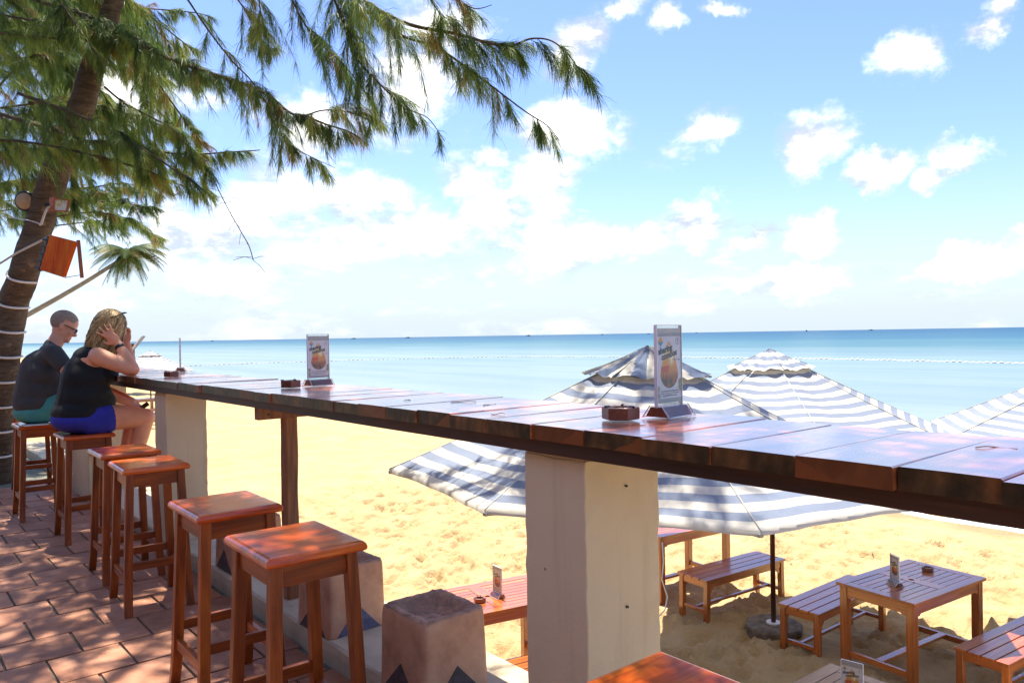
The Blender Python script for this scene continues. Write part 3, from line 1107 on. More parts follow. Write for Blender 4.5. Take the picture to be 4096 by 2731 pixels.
# ------------------------------------------------------------------ terracotta blocks on the kerb
def block(x, y, label, rz=0.0, sc=1.0, seed=0, blue=True):
    rr = random.Random(seed)
    t_ = thing('terracotta_block', label, 'block', (x, y, .089), rz, 'terracotta blocks standing on the kerb')
    h, a, b = .287 * sc, .140, .150
    N = 18
    vs, fs = [], []
    # rounded-square side rings, then a dished top
    rings = [(1.0, 0.0), (1.0, .03), (1.0, .5), (1.0, .88), (.995, .955), (.972, .985), (.93, 1.0), (.84, 1.0), (.76, .985), (.66, .93), (.45, .885), (.2, .875)]
    n = 56
    for (k, zz) in rings:
        for i in range(n):
            w_ = 2 * math.pi * i / n
            w_ += -.18 * math.sin(4 * w_) * -1
            c, s_ = math.cos(w_), math.sin(w_)
            m_ = (abs(c) ** 14 + abs(s_) ** 14) ** (-1 / 14) if k > .8 else (abs(c) ** 5 + abs(s_) ** 5) ** (-1 / 5)
            jt = 1 + rr.uniform(-.006, .006) * (2.5 if zz > .9 else 1)
            taper = 1 - .05 * zz
            vs.append((a * k * m_ * c * jt * taper, b * k * m_ * s_ * jt * taper, h * zz + (rr.uniform(-.004, .004) if zz > .85 else 0)))
    for r_ in range(len(rings) - 1):
        for i in range(n):
            fs.append((r_ * n + i, r_ * n + (i + 1) % n, (r_ + 1) * n + (i + 1) % n, (r_ + 1) * n + i))
    fs += [tuple(range(n))[::-1], tuple(range((len(rings) - 1) * n, len(rings) * n))]
    MB().add(vs, fs).build('body', M['bollard'], t_, smooth=True)
    # painted slate triangles low on the faces, standing 3 mm proud
    hh = h * .40
    for q, (mat_) in enumerate((M['tri_dark'], M['tri_blue'] if blue else M['tri_dark']) * 2):
        hw = (b if q in (0, 2) else a) * .74
        off = (a if q in (0, 2) else b) + .003
        m_ = MB()
        m_.add([(-hw, -off, .004), (hw, -off, .004), (0, -off + .0035, hh), (-hw, -off + .02, .004), (hw, -off + .02, .004), (0, -off + .02, hh)],
               [(0, 1, 2), (5, 4, 3), (0, 3, 4, 1), (1, 4, 5, 2), (2, 5, 3, 0)])
        m_.xf(Matrix.Rotation({0: -math.pi / 2, 1: 0, 2: math.pi / 2, 3: math.pi}[q], 4, 'Z'))
        m_.build('triangle_inlay', mat_, t_)
    return t_


block(1.540, 2.300, 'nearest terracotta block with dished top beside the near pillar', 0, 1.0, 1, False)
block(1.575, 3.070, 'terracotta block with blue triangles, half behind the nearest whole stool', R(2), 1.0, 2)
block(1.600, 4.200, 'small looking terracotta block behind the sunlit orange stool seat', 0, 1.0, 3)


# ------------------------------------------------------------------ things on tables: ashtrays, menu stands
def make_ashtray():
    t_ = thing('ashtray', 'x', 'ashtray')
    n = 6
    ro, ri, h = .052, .034, .034

    def hexp(r_, z, tw=0.0):
        return [(r_ * math.cos(2 * math.pi * (i + tw) / n), r_ * math.sin(2 * math.pi * (i + tw) / n), z) for i in range(n)]
    rings = [hexp(ro - .002, 0), hexp(ro, .003), hexp(ro, h - .003), hexp(ro - .003, h), hexp(ri, h - .001), hexp(ri - .006, .012), hexp(.004, .010)]
    vs = sum(rings, [])
    fs = []
    for r_ in range(len(rings) - 1):
        for i in range(n):
            fs.append((r_ * n + i, r_ * n + (i + 1) % n, (r_ + 1) * n + (i + 1) % n, (r_ + 1) * n + i))
    fs += [tuple(range(n))[::-1], tuple(range((len(rings) - 1) * n, len(rings) * n))]
    MB().add(vs, fs).build('bowl', W['ash'], t_, bevel=.0015)
    # cigarette rests: three dark grooves across the rim
    for k in range(3):
        w_ = 2 * math.pi * (k / 3 + 1 / 12)
        c, s_ = math.cos(w_), math.sin(w_)
        pts = [(c * r_, s_ * r_, h + .0002) for r_ in (.031, .038, .046)]
        MB().tube(pts, .0035, 8).build('cigarette_rest', M['black'], t_)
    return t_


W['ash'] = wood('ashtray_wood', (.10, .026, .012), (.21, .062, .03), (.32, .11, .055), 'x', .35, .4, .15, 1.2)
ash0 = make_ashtray()

TEXTS = [('sharing', -.049, .166, .0260, 'ink'), ('combos', -.030, .142, .0260, 'ink')]


def font(body, x, z, size, mat_, parent, name='lettering', bold=.0007, rot=0.0, align='LEFT', shear=0.0, y=-.0052):
    cu = bpy.data.curves.new(name, 'FONT')
    cu.body = body
    cu.size = size
    cu.offset = bold
    cu.shear = shear
    cu.align_x = align
    cu.resolution_u = 3
    cu.extrude = .0001
    cu.materials.append(mat_)
    tmp = bpy.data.objects.new(name + '_curve', cu)
    me = bpy.data.meshes.new_from_object(tmp)
    bpy.data.objects.remove(tmp)
    bpy.data.curves.remove(cu)
    if not me.materials:
        me.materials.append(mat_)
    o = bpy.data.objects.new(name, me)
    COL.objects.link(o)
    o.parent = parent
    o.location = (x, y, z)
    o.rotation_euler = (math.pi / 2, 0, 0)
    if rot:
        o.rotation_euler = (Matrix.Rotation(-rot, 3, 'Y') @ Matrix.Rotation(math.pi / 2, 3, 'X')).to_euler()
    return o


def make_menu():
    """clear T-shaped table stand with a printed card; the print faces local -Y"""
    t_ = thing('menu_stand', 'x', 'menu stand')
    w, H = .060, .252
    mb = MB()
    mb.box(-w, w, -.0050, -.0035, .030, H)
    mb.box(-w, w, .0035, .0050, .030, H)
    mb.build('acrylic_sleeve', M['acrylic'], t_)
    e = MB()
    e.box(-w - .002, -w, -.005, .005, .028, H)
    e.box(w, w + .002, -.005, .005, .028, H)
    e.box(-w, w, -.005, .005, H, H + .0018)
    e.build('sleeve_edge', M['acrylic_edge'], t_)
    # triangular foot
    b = MB()
    y0, y1, zt = .045, .020, .033
    b.hexa([(-w - .004, -y0, .0), (w + .004, -y0, 0), (w + .004, -y0 + .003, 0), (-w - .004, -y0 + .003, 0)],
           [(-w - .004, -y1, zt), (w + .004, -y1, zt), (w + .004, -y1 + .003, zt), (-w - .004, -y1 + .003, zt)])
    b.hexa([(-w - .004, y0 - .003, .0), (w + .004, y0 - .003, 0), (w + .004, y0, 0), (-w - .004, y0, 0)],
           [(-w - .004, y1 - .003, zt), (w + .004, y1 - .003, zt), (w + .004, y1, zt), (-w - .004, y1, zt)])
    b.box(-w - .004, w + .004, -y1 + .003, -.006, zt - .003, zt)
    b.box(-w - .004, w + .004, .006, y1 - .003, zt - .003, zt)
    b.build('foot', M['acrylic'], t_)
    e = MB()
    for sx in (-w - .0052, w + .0040):
        e.hexa([(sx, -y0 - .001, 0), (sx + .0012, -y0 - .001, 0), (sx + .0012, -y0 + .003, 0), (sx, -y0 + .003, 0)], [(sx, -y1 - .001, zt), (sx + .0012, -y1 - .001, zt), (sx + .0012, -y1 + .003, zt), (sx, -y1 + .003, zt)])
        e.hexa([(sx, y0 - .003, 0), (sx + .0012, y0 - .003, 0), (sx + .0012, y0 + .001, 0), (sx, y0 + .001, 0)], [(sx, y1 - .003, zt), (sx + .0012, y1 - .003, zt), (sx + .0012, y1 + .001, zt), (sx, y1 + .001, zt)])
    e.box(-w - .005, w + .005, -y0 - .0012, -y0 + .0008, 0, .0022)
    e.box(-w - .005, w + .005, y0 - .0008, y0 + .0012, 0, .0022)
    e.build('foot_edge', M['acrylic_edge'], t_)
    MB().hexa([(-w, -.036, .0022), (w, -.036, .0022), (w, .036, .0022), (-w, .036, .0022)], [(-w, -.020, .029), (w, -.020, .029), (w, .020, .029), (-w, .020, .029)]).build('foot_insert', W['ash'], t_)
    card = MB().box(-w + .001, w - .001, -.0018, .0018, .038, H - .008).build('printed_card', M['paper'], t_)
    # everything below is printed on the card
    y = -.0024
    MB().box(-w + .001, w - .001, -.0026, -.0019, .222, H - .008).build('grey_band', M['greyband'], card)
    MB().box(-w + .001, w - .001, -.0026, -.0019, .038, .050).build('grey_band', M['greyband'], card)
    pts = []
    for i in range(40):
        w_ = 2 * math.pi * i / 40
        r_ = .043
        x, z = r_ * math.sin(w_), -r_ * math.cos(w_)
        if z > -.0:
            k = z / r_
            x *= (1 - .62 * k ** 1.2)
            z *= 2.25
        pts.append((x + .001, z * .93 + .1185))
    MB().prism_y(pts, -.0024, -.0019).build('sunset_drop', M['sunset'], card)
    # two wine glasses in the drop
    for (gx, gz, k) in ((-.012, .130, 1.0), (-.029, .128, .8)):
        g = MB()
        g.prism_y([(gx - .010 * k, gz + .010), (gx - .009 * k, gz - .003), (gx, gz - .010), (gx + .009 * k, gz - .003), (gx + .010 * k, gz + .010)], -.0030, -.0025)
        g.prism_y([(gx - .0006, gz - .010), (gx - .0006, gz - .026), (gx + .0006, gz - .026), (gx + .0006, gz - .010)], -.0030, -.0025)
        g.build('wine_glass_print', M['winep'], card)
    cx, cz = -.040, .207
    MB().prism_y([(cx - .012, cz), (cx, cz + .0135), (cx + .012, cz)][::-1], -.0026, -.0019).build('logo_top', M['org'], card)
    MB().prism_y([(cx - .012, cz - .0008), (cx + .012, cz - .0008), (cx, cz - .0135)][::-1], -.0026, -.0019).build('logo_bottom', M['tealp'], card)
    # faint round emblem, upper right
    em = MB()
    cx, cz = .043, .208
    for i in range(20):
        a0, a1 = 2 * math.pi * i / 20, 2 * math.pi * (i + .7) / 20
        em.prism_y([(cx + .0095 * math.cos(a0), cz + .0095 * math.sin(a0)), (cx + .0095 * math.cos(a1), cz + .0095 * math.sin(a1)),
                    (cx + .0086 * math.cos(a1), cz + .0086 * math.sin(a1)), (cx + .0086 * math.cos(a0), cz + .0086 * math.sin(a0))][::-1], -.0026, -.0019)
    em.prism_y([(cx - .0004, cz - .006), (cx + .0004, cz - .006), (cx + .0004, cz + .003), (cx - .0004, cz + .003)], -.0026, -.0019)
    em.prism_y([(cx - .0028, cz + .002), (cx, cz), (cx + .0028, cz + .002), (cx, cz + .0055)], -.0026, -.0019)
    em.build('round_emblem', M['inklight'], card)
    # palm fronds in the lower corners
    pf = MB()
    for (px, pz, sgn) in ((-.058, .078, 1), (-.058, .058, 1), (.058, .094, -1), (.058, .078, -1)):
        for k in range(7):
            a = R(-70 + 25 * k)
            L = .018 - .001 * abs(k - 3)
            ex, ez = px + sgn * L * math.cos(a), pz + L * math.sin(a) * .8
            nx_, nz_ = -math.sin(a) * .0016, math.cos(a) * .0016
            mx_, mz_ = (px + ex) / 2, (pz + ez) / 2 + .001
            pf.prism_y([(px, pz), (mx_ + nx_, mz_ - nz_), (ex, ez - .002), (mx_ - nx_, mz_ + nz_)], -.0027, -.0019)
    pf.build('palm_print', M['leafp'], card)
    rr = R(11)
    font('sharing', -.051, .1715, .0238, M['ink'], card, bold=.0010, rot=rr, shear=.12, y=-.0029)
    font('combos', -.036, .1560, .0238, M['ink'], card, bold=.0010, rot=rr, shear=.12, y=-.0029)
    font('from 4 - 7pm', .016, .155, .0072, M['inklight'], card, bold=0, shear=.2, y=-.0029)
    font('Choose between Sunset / Malabar platter', .002, .0690, .0050, M['ink'], card, bold=.0001, align='CENTER', y=-.0024)
    font('2 glasses of red, white or Lion Premium wine', .002, .0630, .0048, M['ink'], card, bold=0, align='CENTER', y=-.0024)
    font('only ₫ 400,000 VND per combo', .002, .0565, .0053, M['ink'], card, bold=.0001, align='CENTER', y=-.0024)
    return t_


menu0 = make_menu()
CZ = 1.1085
for i, (x, y, z, a, lab) in enumerate([
    (1.562, 1.405, CZ, 4, 'hexagonal wooden ashtray on the counter beside the largest menu stand'),
    (1.553, 3.505, CZ, 8, 'hexagonal wooden ashtray on the counter beside the middle distance menu stand'),
    (1.512, 5.235, CZ, 0, 'small ashtray on the counter between the woman\'s elbow and the pillar'),
    (7.31, 2.90, -.849, 10, 'ashtray on the square hole table out on the sand at the right'),
    (3.83, 5.025, -.849, 10, 'ashtray on the sand table left of the near pillar')]):
    o = ash0 if i == 0 else copy_tree(ash0)
    o.location = (x, y, z)
    o.rotation_euler = (0, 0, R(a))
    tag(o, lab, 'ashtray', 'hexagonal wooden ashtrays')
for i, (x, y, z, a, lab) in enumerate([
    (1.703, 1.352, CZ, 5, 'largest menu stand reading sharing combos, on the near counter'),
    (1.705, 3.520, CZ, 8, 'menu stand with sunset drop, halfway along the counter'),
    (1.795, 6.010, CZ, 72, 'menu stand seen edge-on near the far end of the counter'),
    (6.71, 2.93, -.849, -123, 'narrow looking yellowish menu stand on the sand table at the right'),
    (4.017, 5.02, -.849, -94, 'menu stand on the sand table left of the near pillar'),
    (4.37, 2.16, -.849, -80, 'menu stand cut off by the bottom edge, on the pale table')]):
    o = menu0 if i == 0 else copy_tree(menu0)
    o.location = (x, y, z)
    o.rotation_euler = (0, 0, R(a))
    tag(o, lab, 'menu stand', 'sharing combos menu stands')

# ------------------------------------------------------------------ unseen wall and roof, added to block skylight from the land side
wall = MB().box(-4.7, -4.5, -5, 11.5, -.012, 3.0)
tag(wall.build('unseen_shade_wall', W['dark_z']), kind='structure')
roof = MB()
roof.hexa([(-4.7, -5, 3.3), (-2.3, -5, 2.9), (-2.3, 9.5, 2.9), (-4.7, 9.5, 3.3)], [(-4.7, -5, 3.38), (-2.3, -5, 2.98), (-2.3, 9.5, 2.98), (-4.7, 9.5, 3.38)])
tag(roof.build('unseen_shade_roof', W['dark_y']), kind='structure')

# ------------------------------------------------------------------ furniture out on the sand
def make_table(pale=False):
    t_ = thing('wooden_table', 'x', 'table')
    wx = W['pale_y'] if pale else W['beach_x']
    wy = W['pale_y'] if pale else W['beach_y']
    wz = W['beach_z']
    L, D, H = 1.14, .70, .75
    hx, hy, th = L / 2, D / 2, .026
    fw = .085
    for sy in (-1, 1):
        y0, y1 = sorted((sy * hy, sy * (hy - fw)))
        MB().box(-hx, hx, y0, y1, H - th, H).build('frame_board', wx, t_, bevel=.003)
    for sx in (-1, 1):
        x0, x1 = sorted((sx * hx, sx * (hx - fw)))
        MB().box(x0, x1, -hy + fw + .001, hy - fw - .001, H - th, H - .0006).build('frame_board', wy, t_, bevel=.003)
    # middle board with the round parasol hole
    n = 16
    mb = MB()
    hw, hl, r_ = .058, hy - fw - .001, .024
    vs, fs = [], []
    for z in (H - th, H - .0006):
        for i in range(n):
            w_ = 2 * math.pi * (i + .5) / n
            c, s_ = math.cos(w_), math.sin(w_)
            vs.append((r_ * c, r_ * s_, z))
        for i in range(n):
            w_ = 2 * math.pi * (i + .5) / n
            c, s_ = math.cos(w_), math.sin(w_)
            k = 1 / max(abs(c), abs(s_))
            vs.append((hw * c * k, hw * s_ * k, z))
    for i in range(n):
        j = (i + 1) % n
        fs += [(2 * n + i, 3 * n + i, 3 * n + j, 2 * n + j), (i, j, n + j, n + i), (i, 2 * n + i, 2 * n + j, j), (n + i, n + j, 3 * n + j, 3 * n + i)]
    mb.add(vs, fs)
    mb.box(-hw, hw, hw, hl, H - th, H - .0006)
    mb.box(-hw, hw, -hl, -hw, H - th, H - .0006)
    mb.build('middle_board', wy, t_)
    ns = 8
    g = .006
    span = 2 * (hy - fw) - .002
    sw = (span - g * (ns + 1)) / ns
    sl = None
    for sx in (-1, 1):
        x0, x1 = sorted((sx * (hw + .002), sx * (hx - fw - .002)))
        for k in range(ns):
            y = -hy + fw + .001 + g + sw / 2 + k * (sw + g)
            if sl is None:
                sl = MB().box(-(x1 - x0) / 2, (x1 - x0) / 2, -sw / 2, sw / 2, -th + .002, -.0022)
                sl = sl.build('slat', wx, t_, bevel=.002)
                o = sl
            else:
                o = sl.copy()
                COL.objects.link(o)
            o.location = ((x0 + x1) / 2, y, H)
    lx, ly, s_ = hx - .055, hy - .055, .034
    for sx in (-1, 1):
        for sy in (-1, 1):
            MB().box(sx * lx - s_, sx * lx + s_, sy * ly - s_, sy * ly + s_, -.06, H - th - .0005).build('leg', wz, t_, bevel=.004)
    zt, zb = H - th - .001, H - th - .085

    def apron(half):
        e = half
        return [(-e, zb - .016), (-e + .035, zb - .016), (-e + .050, zb), (e - .050, zb), (e - .035, zb - .016), (e, zb - .016), (e, zt), (-e, zt)]
    for sy in (-1, 1):
        y = sy * (ly + .016)
        MB().prism_y(apron(lx - s_), y - .011, y + .011).build('apron', W['beach_x'], t_, bevel=.002)
    for sx in (-1, 1):
        x = sx * (lx + .016)
        m_ = MB().prism_y(apron(ly - s_), -.011, .011)
        m_.xf(Matrix.Translation((x, 0, 0)) @ Matrix.Rotation(math.pi / 2, 4, 'Z'))
        m_.build('apron', W['beach_y'], t_, bevel=.002)
        MB().box(sx * lx - .015, sx * lx + .015, -ly + s_ - .002, ly - s_ + .002, .115, .165).build('stretcher', W['beach_y'], t_, bevel=.003)
    MB().box(-lx + .016, lx - .016, -.032, .032, .142, .167).build('stretcher', W['beach_x'], t_, bevel=.003)
    return t_


def make_bench():
    t_ = thing('wooden_bench', 'x', 'bench')
    L, D, H = 1.26, .40, .47
    hx, hy, th = L / 2, D / 2, .024
    g = .011
    sw = (D - 3 * g) / 4
    sl = None
    for k in range(4):
        y = -hy + sw / 2 + k * (sw + g)
        if sl is None:
            o = sl = MB().box(-hx, hx, -sw / 2, sw / 2, -th, 0).build('slat', W['beach_x'], t_, bevel=.003)
        else:
            o = sl.copy()
            COL.objects.link(o)
        o.location = (0, y, H)
    lx, ly, s_ = hx - .045, hy - .035, .026
    for sx in (-1, 1):
        for sy in (-1, 1):
            b = [(sx * (lx + .012) + a * s_, sy * ly + c * s_, -.07) for a, c in ((-1, -1), (1, -1), (1, 1), (-1, 1))]
            t2 = [(sx * lx + a * s_, sy * ly + c * s_, H - th - .0005) for a, c in ((-1, -1), (1, -1), (1, 1), (-1, 1))]
            MB().hexa(b, t2).build('leg', W['beach_z'], t_, bevel=.003)
            x = sx * (lx - s_ - .0008)
            m_ = MB().prism_y([(0, -.135), (.0, -.066), (-.062, -.066), (-.055, -.080)], -.012, .012)
            m_.xf(Matrix.Translation((x, sy * ly, H - th + .0)) @ Matrix.Diagonal((sx, 1, 1, 1)))
            if sx < 0:
                m_.f = [f[::-1] for f in m_.f]
            m_.build('corner_brace', W['beach_x'], t_)
    for sy in (-1, 1):
        MB().box(-lx + s_ - .001, lx - s_ + .001, sy * (ly + .008) - .010, sy * (ly + .008) + .010, H - th - .065, H - th - .001).build('apron', W['beach_x'], t_, bevel=.002)
    for sx in (-1, 1):
        MB().box(sx * (lx + .008) - .010, sx * (lx + .008) + .010, -ly + s_ - .001, ly - s_ + .001, H - th - .065, H - th - .001).build('apron', W['beach_y'], t_, bevel=.002)
        MB().box(sx * (lx + .008) - .012, sx * (lx + .008) + .012, -ly + s_ - .002, ly - s_ + .002, .12, .155).build('stretcher', W['beach_y'], t_, bevel=.002)
    MB().box(-lx, lx, -.014, .014, .132, .158).build('stretcher', W['beach_x'], t_, bevel=.002)
    return t_


table0 = make_table()
pale_table = make_table(True)
TG, BG = 'slatted wooden tables on the sand', 'slatted wooden benches on the sand'
sets = [
    (6.950, 2.895, -7, 'wooden table with ashtray and yellowish menu stand, at the right on the sand'),
    (7.080, 5.560, -7, 'wooden table mostly hidden by the near pillar, with a bench in front'),
    (3.960, 5.085, -12.5, 'wooden table left of the near pillar with menu stand and ashtray'),
    (8.000, 31.60, 8, 'tiny wooden table far down the beach seen under the counter'),
]
for i, (x, y, a, lab) in enumerate(sets):
    o = table0 if i == 0 else copy_tree(table0)
    o.location = (x, y, SAND_Z)
    o.rotation_euler = (0, 0, R(a))
    tag(o, lab, 'table', TG)
pale_table.location = (4.235, 2.195, SAND_Z)
pale_table.rotation_euler = (0, 0, R(-2))
tag(pale_table, 'glare-pale table cut off by the bottom edge of the picture', 'table', TG)
bench0 = make_bench()
for i, (x, y, a, lab) in enumerate([
    (6.975, 3.610, -1.5, 'bench between the parasol base and the right hand table'),
    (7.060, 2.105, -7, 'bench cut off by the right edge in front of the right hand table'),
    (7.040, 4.770, -6, 'bench behind the brown parasol pole'),
    (3.990, 4.285, -11, 'bench beside the near terracotta block, left of the near pillar'),
    (7.60, 27.60, 5, 'tiny bench far down the beach beside the woman\'s knee'),
    (7.80, 30.30, 12, 'farthest tiny bench seen under the counter')]):
    o = bench0 if i == 0 else copy_tree(bench0)
    o.location = (x, y, SAND_Z - .02)
    o.rotation_euler = (0, 0, R(a))
    tag(o, lab, 'bench', BG)
# a thin cable looping down behind the near pillar
c0 = at_z(1519, 1403, -1.35)
pts = [at_depth(1521, 1245, 7.3), at_depth(1524, 1290, 7.2), at_depth(1520, 1330, 7.2), at_depth(1533, 1370, 7.1), at_depth(1527, 1400, 7.0), at_depth(1512, 1416, 6.9)]
tag(MB().tube(pts, .006, 6).build('cable', M['whiterope'], smooth=True), 'white cable looping beside the right edge of the near pillar', 'cable')


# ------------------------------------------------------------------ parasols
def make_parasol(label, radial_cap, seed, Rr=1.66, zE=2.06, zA=2.84, sag=.045, base=True, capcols=None, simple=False):
    rr = np.random.default_rng(seed)
    t_ = thing('parasol', label, 'parasol', group='striped parasols on the beach')
    slope_len = math.hypot(Rr * math.cos(R(22.5)), zA - zE)
    stripe = .078
    nst = int(round(slope_len / stripe))
    H8 = R(22.5)

    def surf(q, c, R_, z_top, z_edge, sg, ph):
        """q 0 apex .. 1 edge, c -1..1 across"""
        r = R_ * q
        hx_, hy_ = r * math.cos(H8), r * math.sin(H8) * c
        z = z_top + (z_edge - z_top) * q
        z -= sg * (1 - c * c) * (q ** .7) * (1.15 - 1.15 * q ** 3)
        hx_ *= 1 - .025 * (1 - c * c) * q ** 4
        z -= .10 * (z_top - z_edge) * math.sin(math.pi * q) * (.25)
        z += .0035 * math.sin(q * 21 + ph + 2.2 * c) * (1 - c * c) + .003 * math.sin(c * 9 + ph * 2 + q * 5)
        return hx_, hy_, z
    colA = (M['fab_white'], M['fab_blue'])
    for k in range(8):
        ph = float(rr.uniform(0, 6))
        vs, fs, mi = [], [], []
        sub = 2
        nr, nc = nst * sub, 10
        q0 = .16
        for i in range(nr + 1):
            q = q0 + (1 - q0) * i / nr
            for j in range(nc + 1):
                c = -1 + 2 * j / nc
                vs.append(surf(q, c, Rr, zA, zE, sag, ph))
        # a narrow hanging hem
        for j in range(nc + 1):
            x, y, z = vs[nr * (nc + 1) + j]
            vs.append((x + .004, y, z - .022))
        for i in range(nr + 1):
            st = (nst - 1 - i // sub) if i < nr else 0
            for j in range(nc):
                a = i * (nc + 1) + j
                fs.append((a, a + nc + 1, a + nc + 2, a + 1))
                mi.append(0 if st % 2 == 0 else 1)
        mb = MB()
        mb.add(vs, fs)
        mb.m = mi
        mb.xf(Matrix.Rotation(k * math.pi / 4, 4, 'Z'))
        mb.build('canopy_panel', colA, t_, smooth=True)
    cap_a, cap_b = capcols or (M['fab_white'], M['fab_blue'])
    Rc = .43
    for k in range(8):
        ph = float(rr.uniform(0, 6))
        vs, fs, mi = [], [], []
        nr, nc = 12, 14
        slope = (zA - zE) / Rr
        for i in range(nr + 1):
            q = i / nr
            for j in range(nc + 1):
                c = -1 + 2 * j / nc
                x, y, z = surf(max(q, .02), c, Rc, zA + .022, zA + .022 - slope * Rc * 1.0, .020, ph)
                wv = .014 * math.sin(c * 4.2 + ph) * q ** 3 * (1 - abs(c) ** 3) + .006 * math.sin(c * 11 + ph) * q
                vs.append((x + (.015 * math.sin(c * 5 + ph) * q ** 4), y, z + wv + .01 * q))
        for i in range(nr):
            for j in range(nc):
                a = i * (nc + 1) + j
                fs.append((a, a + nc + 1, a + nc + 2, a + 1))
                if radial_cap:
                    yy_ = (-1 + 2 * (j + .5) / nc) * math.sin(H8) * Rc * (i + .5) / nr
                    mi.append(int(math.floor((yy_ + 1) / .075 + k * .5)) % 2)
                else:
                    mi.append((nr - 1 - i) // 2 % 2)
        mb = MB()
        mb.add(vs, fs)
        mb.m = mi
        mb.xf(Matrix.Rotation(k * math.pi / 4, 4, 'Z'))
        mb.build('vent_cap_panel', (cap_a, cap_b), t_, smooth=True)
    # ribs, corner pockets, hub, pole
    for k in range(8):
        a = k * math.pi / 4 + H8
        c, s_ = math.cos(a), math.sin(a)
        MB().tube([(c * .05, s_ * .05, zA - .06), (c * Rr * .97, s_ * Rr * .97, zE - .012)], .010, 6).build('rib', M['metal_dark'], t_)
        MB().tube([(c * .05, s_ * .05, zA - .62), (c * Rr * .5, s_ * Rr * .5, (zA + zE) / 2 - .035)], .007, 6).build('strut', M['metal_dark'], t_)
        MB().hexa([(Rr - .075, -.035, zE - .030), (Rr + .004, -.010, zE - .028), (Rr + .004, .010, zE - .028), (Rr - .075, .035, zE - .030)],
                  [(Rr - .075, -.035, zE - .004), (Rr + .006, -.010, zE - .010), (Rr + .006, .010, zE - .010), (Rr - .075, .035, zE - .004)]).xf(Matrix.Rotation(a, 4, 'Z')).build('corner_pocket', M['fab_cream'], t_, bevel=.004)
        # seam tape along the hip
        MB().tube([(c * Rr * q, s_ * Rr * q, zA + (zE - zA) * q - .10 * (zA - zE) * math.sin(math.pi * q) * .25 + .002) for q in [.18 + .82 * i / 12 for i in range(13)]], .0035, 6).build('seam', M['fab_white'], t_, smooth=True)
    MB().tube([(0, 0, zA - .66), (0, 0, zA - .60)], .045, 10).build('runner', M['metal_dark'], t_)
    MB().tube([(0, 0, -.05), (0, 0, zA - .03)], .024, 12).build('pole', M['metal_dark'], t_, smooth=True)
    if base:
        n = 8
        b = MB()
        rb = .285
        vs, fs = [], []
        rings = [(rb * .98, -.05), (rb, .02), (rb, .155), (rb - .012, .172), (.05, .178)]
        for (r_, z) in rings:
            for i in range(n * 4):
                w_ = 2 * math.pi * i / (n * 4)
                kk = math.cos(math.pi / 8) / math.cos(((w_ + math.pi / 8) % (math.pi / 4)) - math.pi / 8)
                jj = 1 + rr.uniform(-.015, .015)
                vs.append((r_ * kk * math.cos(w_) * jj, r_ * kk * math.sin(w_) * jj, z + rr.uniform(-.004, .004)))
        m_ = n * 4
        for r_ in range(len(rings) - 1):
            for i in range(m_):
                fs.append((r_ * m_ + i, r_ * m_ + (i + 1) % m_, (r_ + 1) * m_ + (i + 1) % m_, (r_ + 1) * m_ + i))
        fs += [tuple(range(m_))[::-1], tuple(range(4 * m_, 5 * m_))]
        b.add(vs, fs).build('base', M['concrete'], t_)
        MB().tube([(0, 0, .17), (0, 0, .19)], .07, 12).build('socket', M['acrylic_edge'], t_)
    return t_


p1 = make_parasol('near parasol with radial striped vent flap, behind the largest menu stand', True, 3, capcols=(M['fab_cream'], M['fab_blue_dark']))
p1.location = (3.90, 3.27, SAND_Z)
ax_ = Vector((math.cos(R(147 - 90)), math.sin(R(147 - 90)), 0))
p1.rotation_euler = (0, 0, R(12.5 - 22.5))
ax_ = Matrix.Rotation(-R(12.5 - 22.5), 3, 'Z') @ ax_
for ch in p1.children:       # the head is tipped a little on its upright pole
    if ch.name.split('.')[0] not in ('pole', 'base', 'socket'):
        ch.matrix_basis = Matrix.Translation((0, 0, 2.6)) @ Matrix.Rotation(R(1.9), 4, ax_) @ Matrix.Translation((0, 0, -2.6))
p2 = make_parasol('bright white and blue parasol on the brown pole with octagonal concrete base', False, 5)
p2.location = (6.74, 4.11, SAND_Z - .09)
p2.rotation_euler = (0, 0, R(3 - 22.5))
p3 = make_parasol('striped parasol cut off by the right edge', False, 8)
p3.location = (8.60, 1.76, SAND_Z - .13)
p3.rotation_euler = (0, 0, R(8 - 22.5))
G2 = 'far parasols'
p4 = copy_tree(p2)
p4.location = (8.46, 32.1, SAND_Z - .28)
tag(p4, 'small far parasol seen between the seated woman and the edge-on menu stand')
p5 = copy_tree(p2)
p5.location = (7.2, 36.5, SAND_Z - .30)
tag(p5, 'farthest parasol, mostly hidden behind the woman\'s arm')

# ------------------------------------------------------------------ buoy line and boats
bl = thing('buoy_line', 'long line of white floats curving across the shallow sea', 'buoy line', (78, 22.7, SEA_Z))
ctrl = [(66, -60), (74, -18), (78.1, 22.7), (81.7, 46.7), (76.4, 85.1), (64, 95.5), (50.5, 100.6), (39.5, 102.1), (20, 101)]
pts = []
for i in range(len(ctrl) - 1):
    p0, p1_, p2_, p3_ = [Vector((*ctrl[min(max(i + k, 0), len(ctrl) - 1)], 0)) for k in (-1, 0, 1, 2)]
    for k in range(40):
        q = k / 40
        pts.append(.5 * ((2 * p1_) + (p2_ - p0) * q + (2 * p0 - 5 * p1_ + 4 * p2_ - p3_) * q * q + (3 * p1_ - p0 - 3 * p2_ + p3_) * q ** 3))
loc = Vector((78, 22.7, 0))
pts = [p - loc for p in pts]
MB().tube([p + Vector((0, 0, .02)) for p in pts[::3]], .03, 4).build('rope', M['whiterope'], bl)
fl = MB()
acc, nxt = 0.0, 0.0
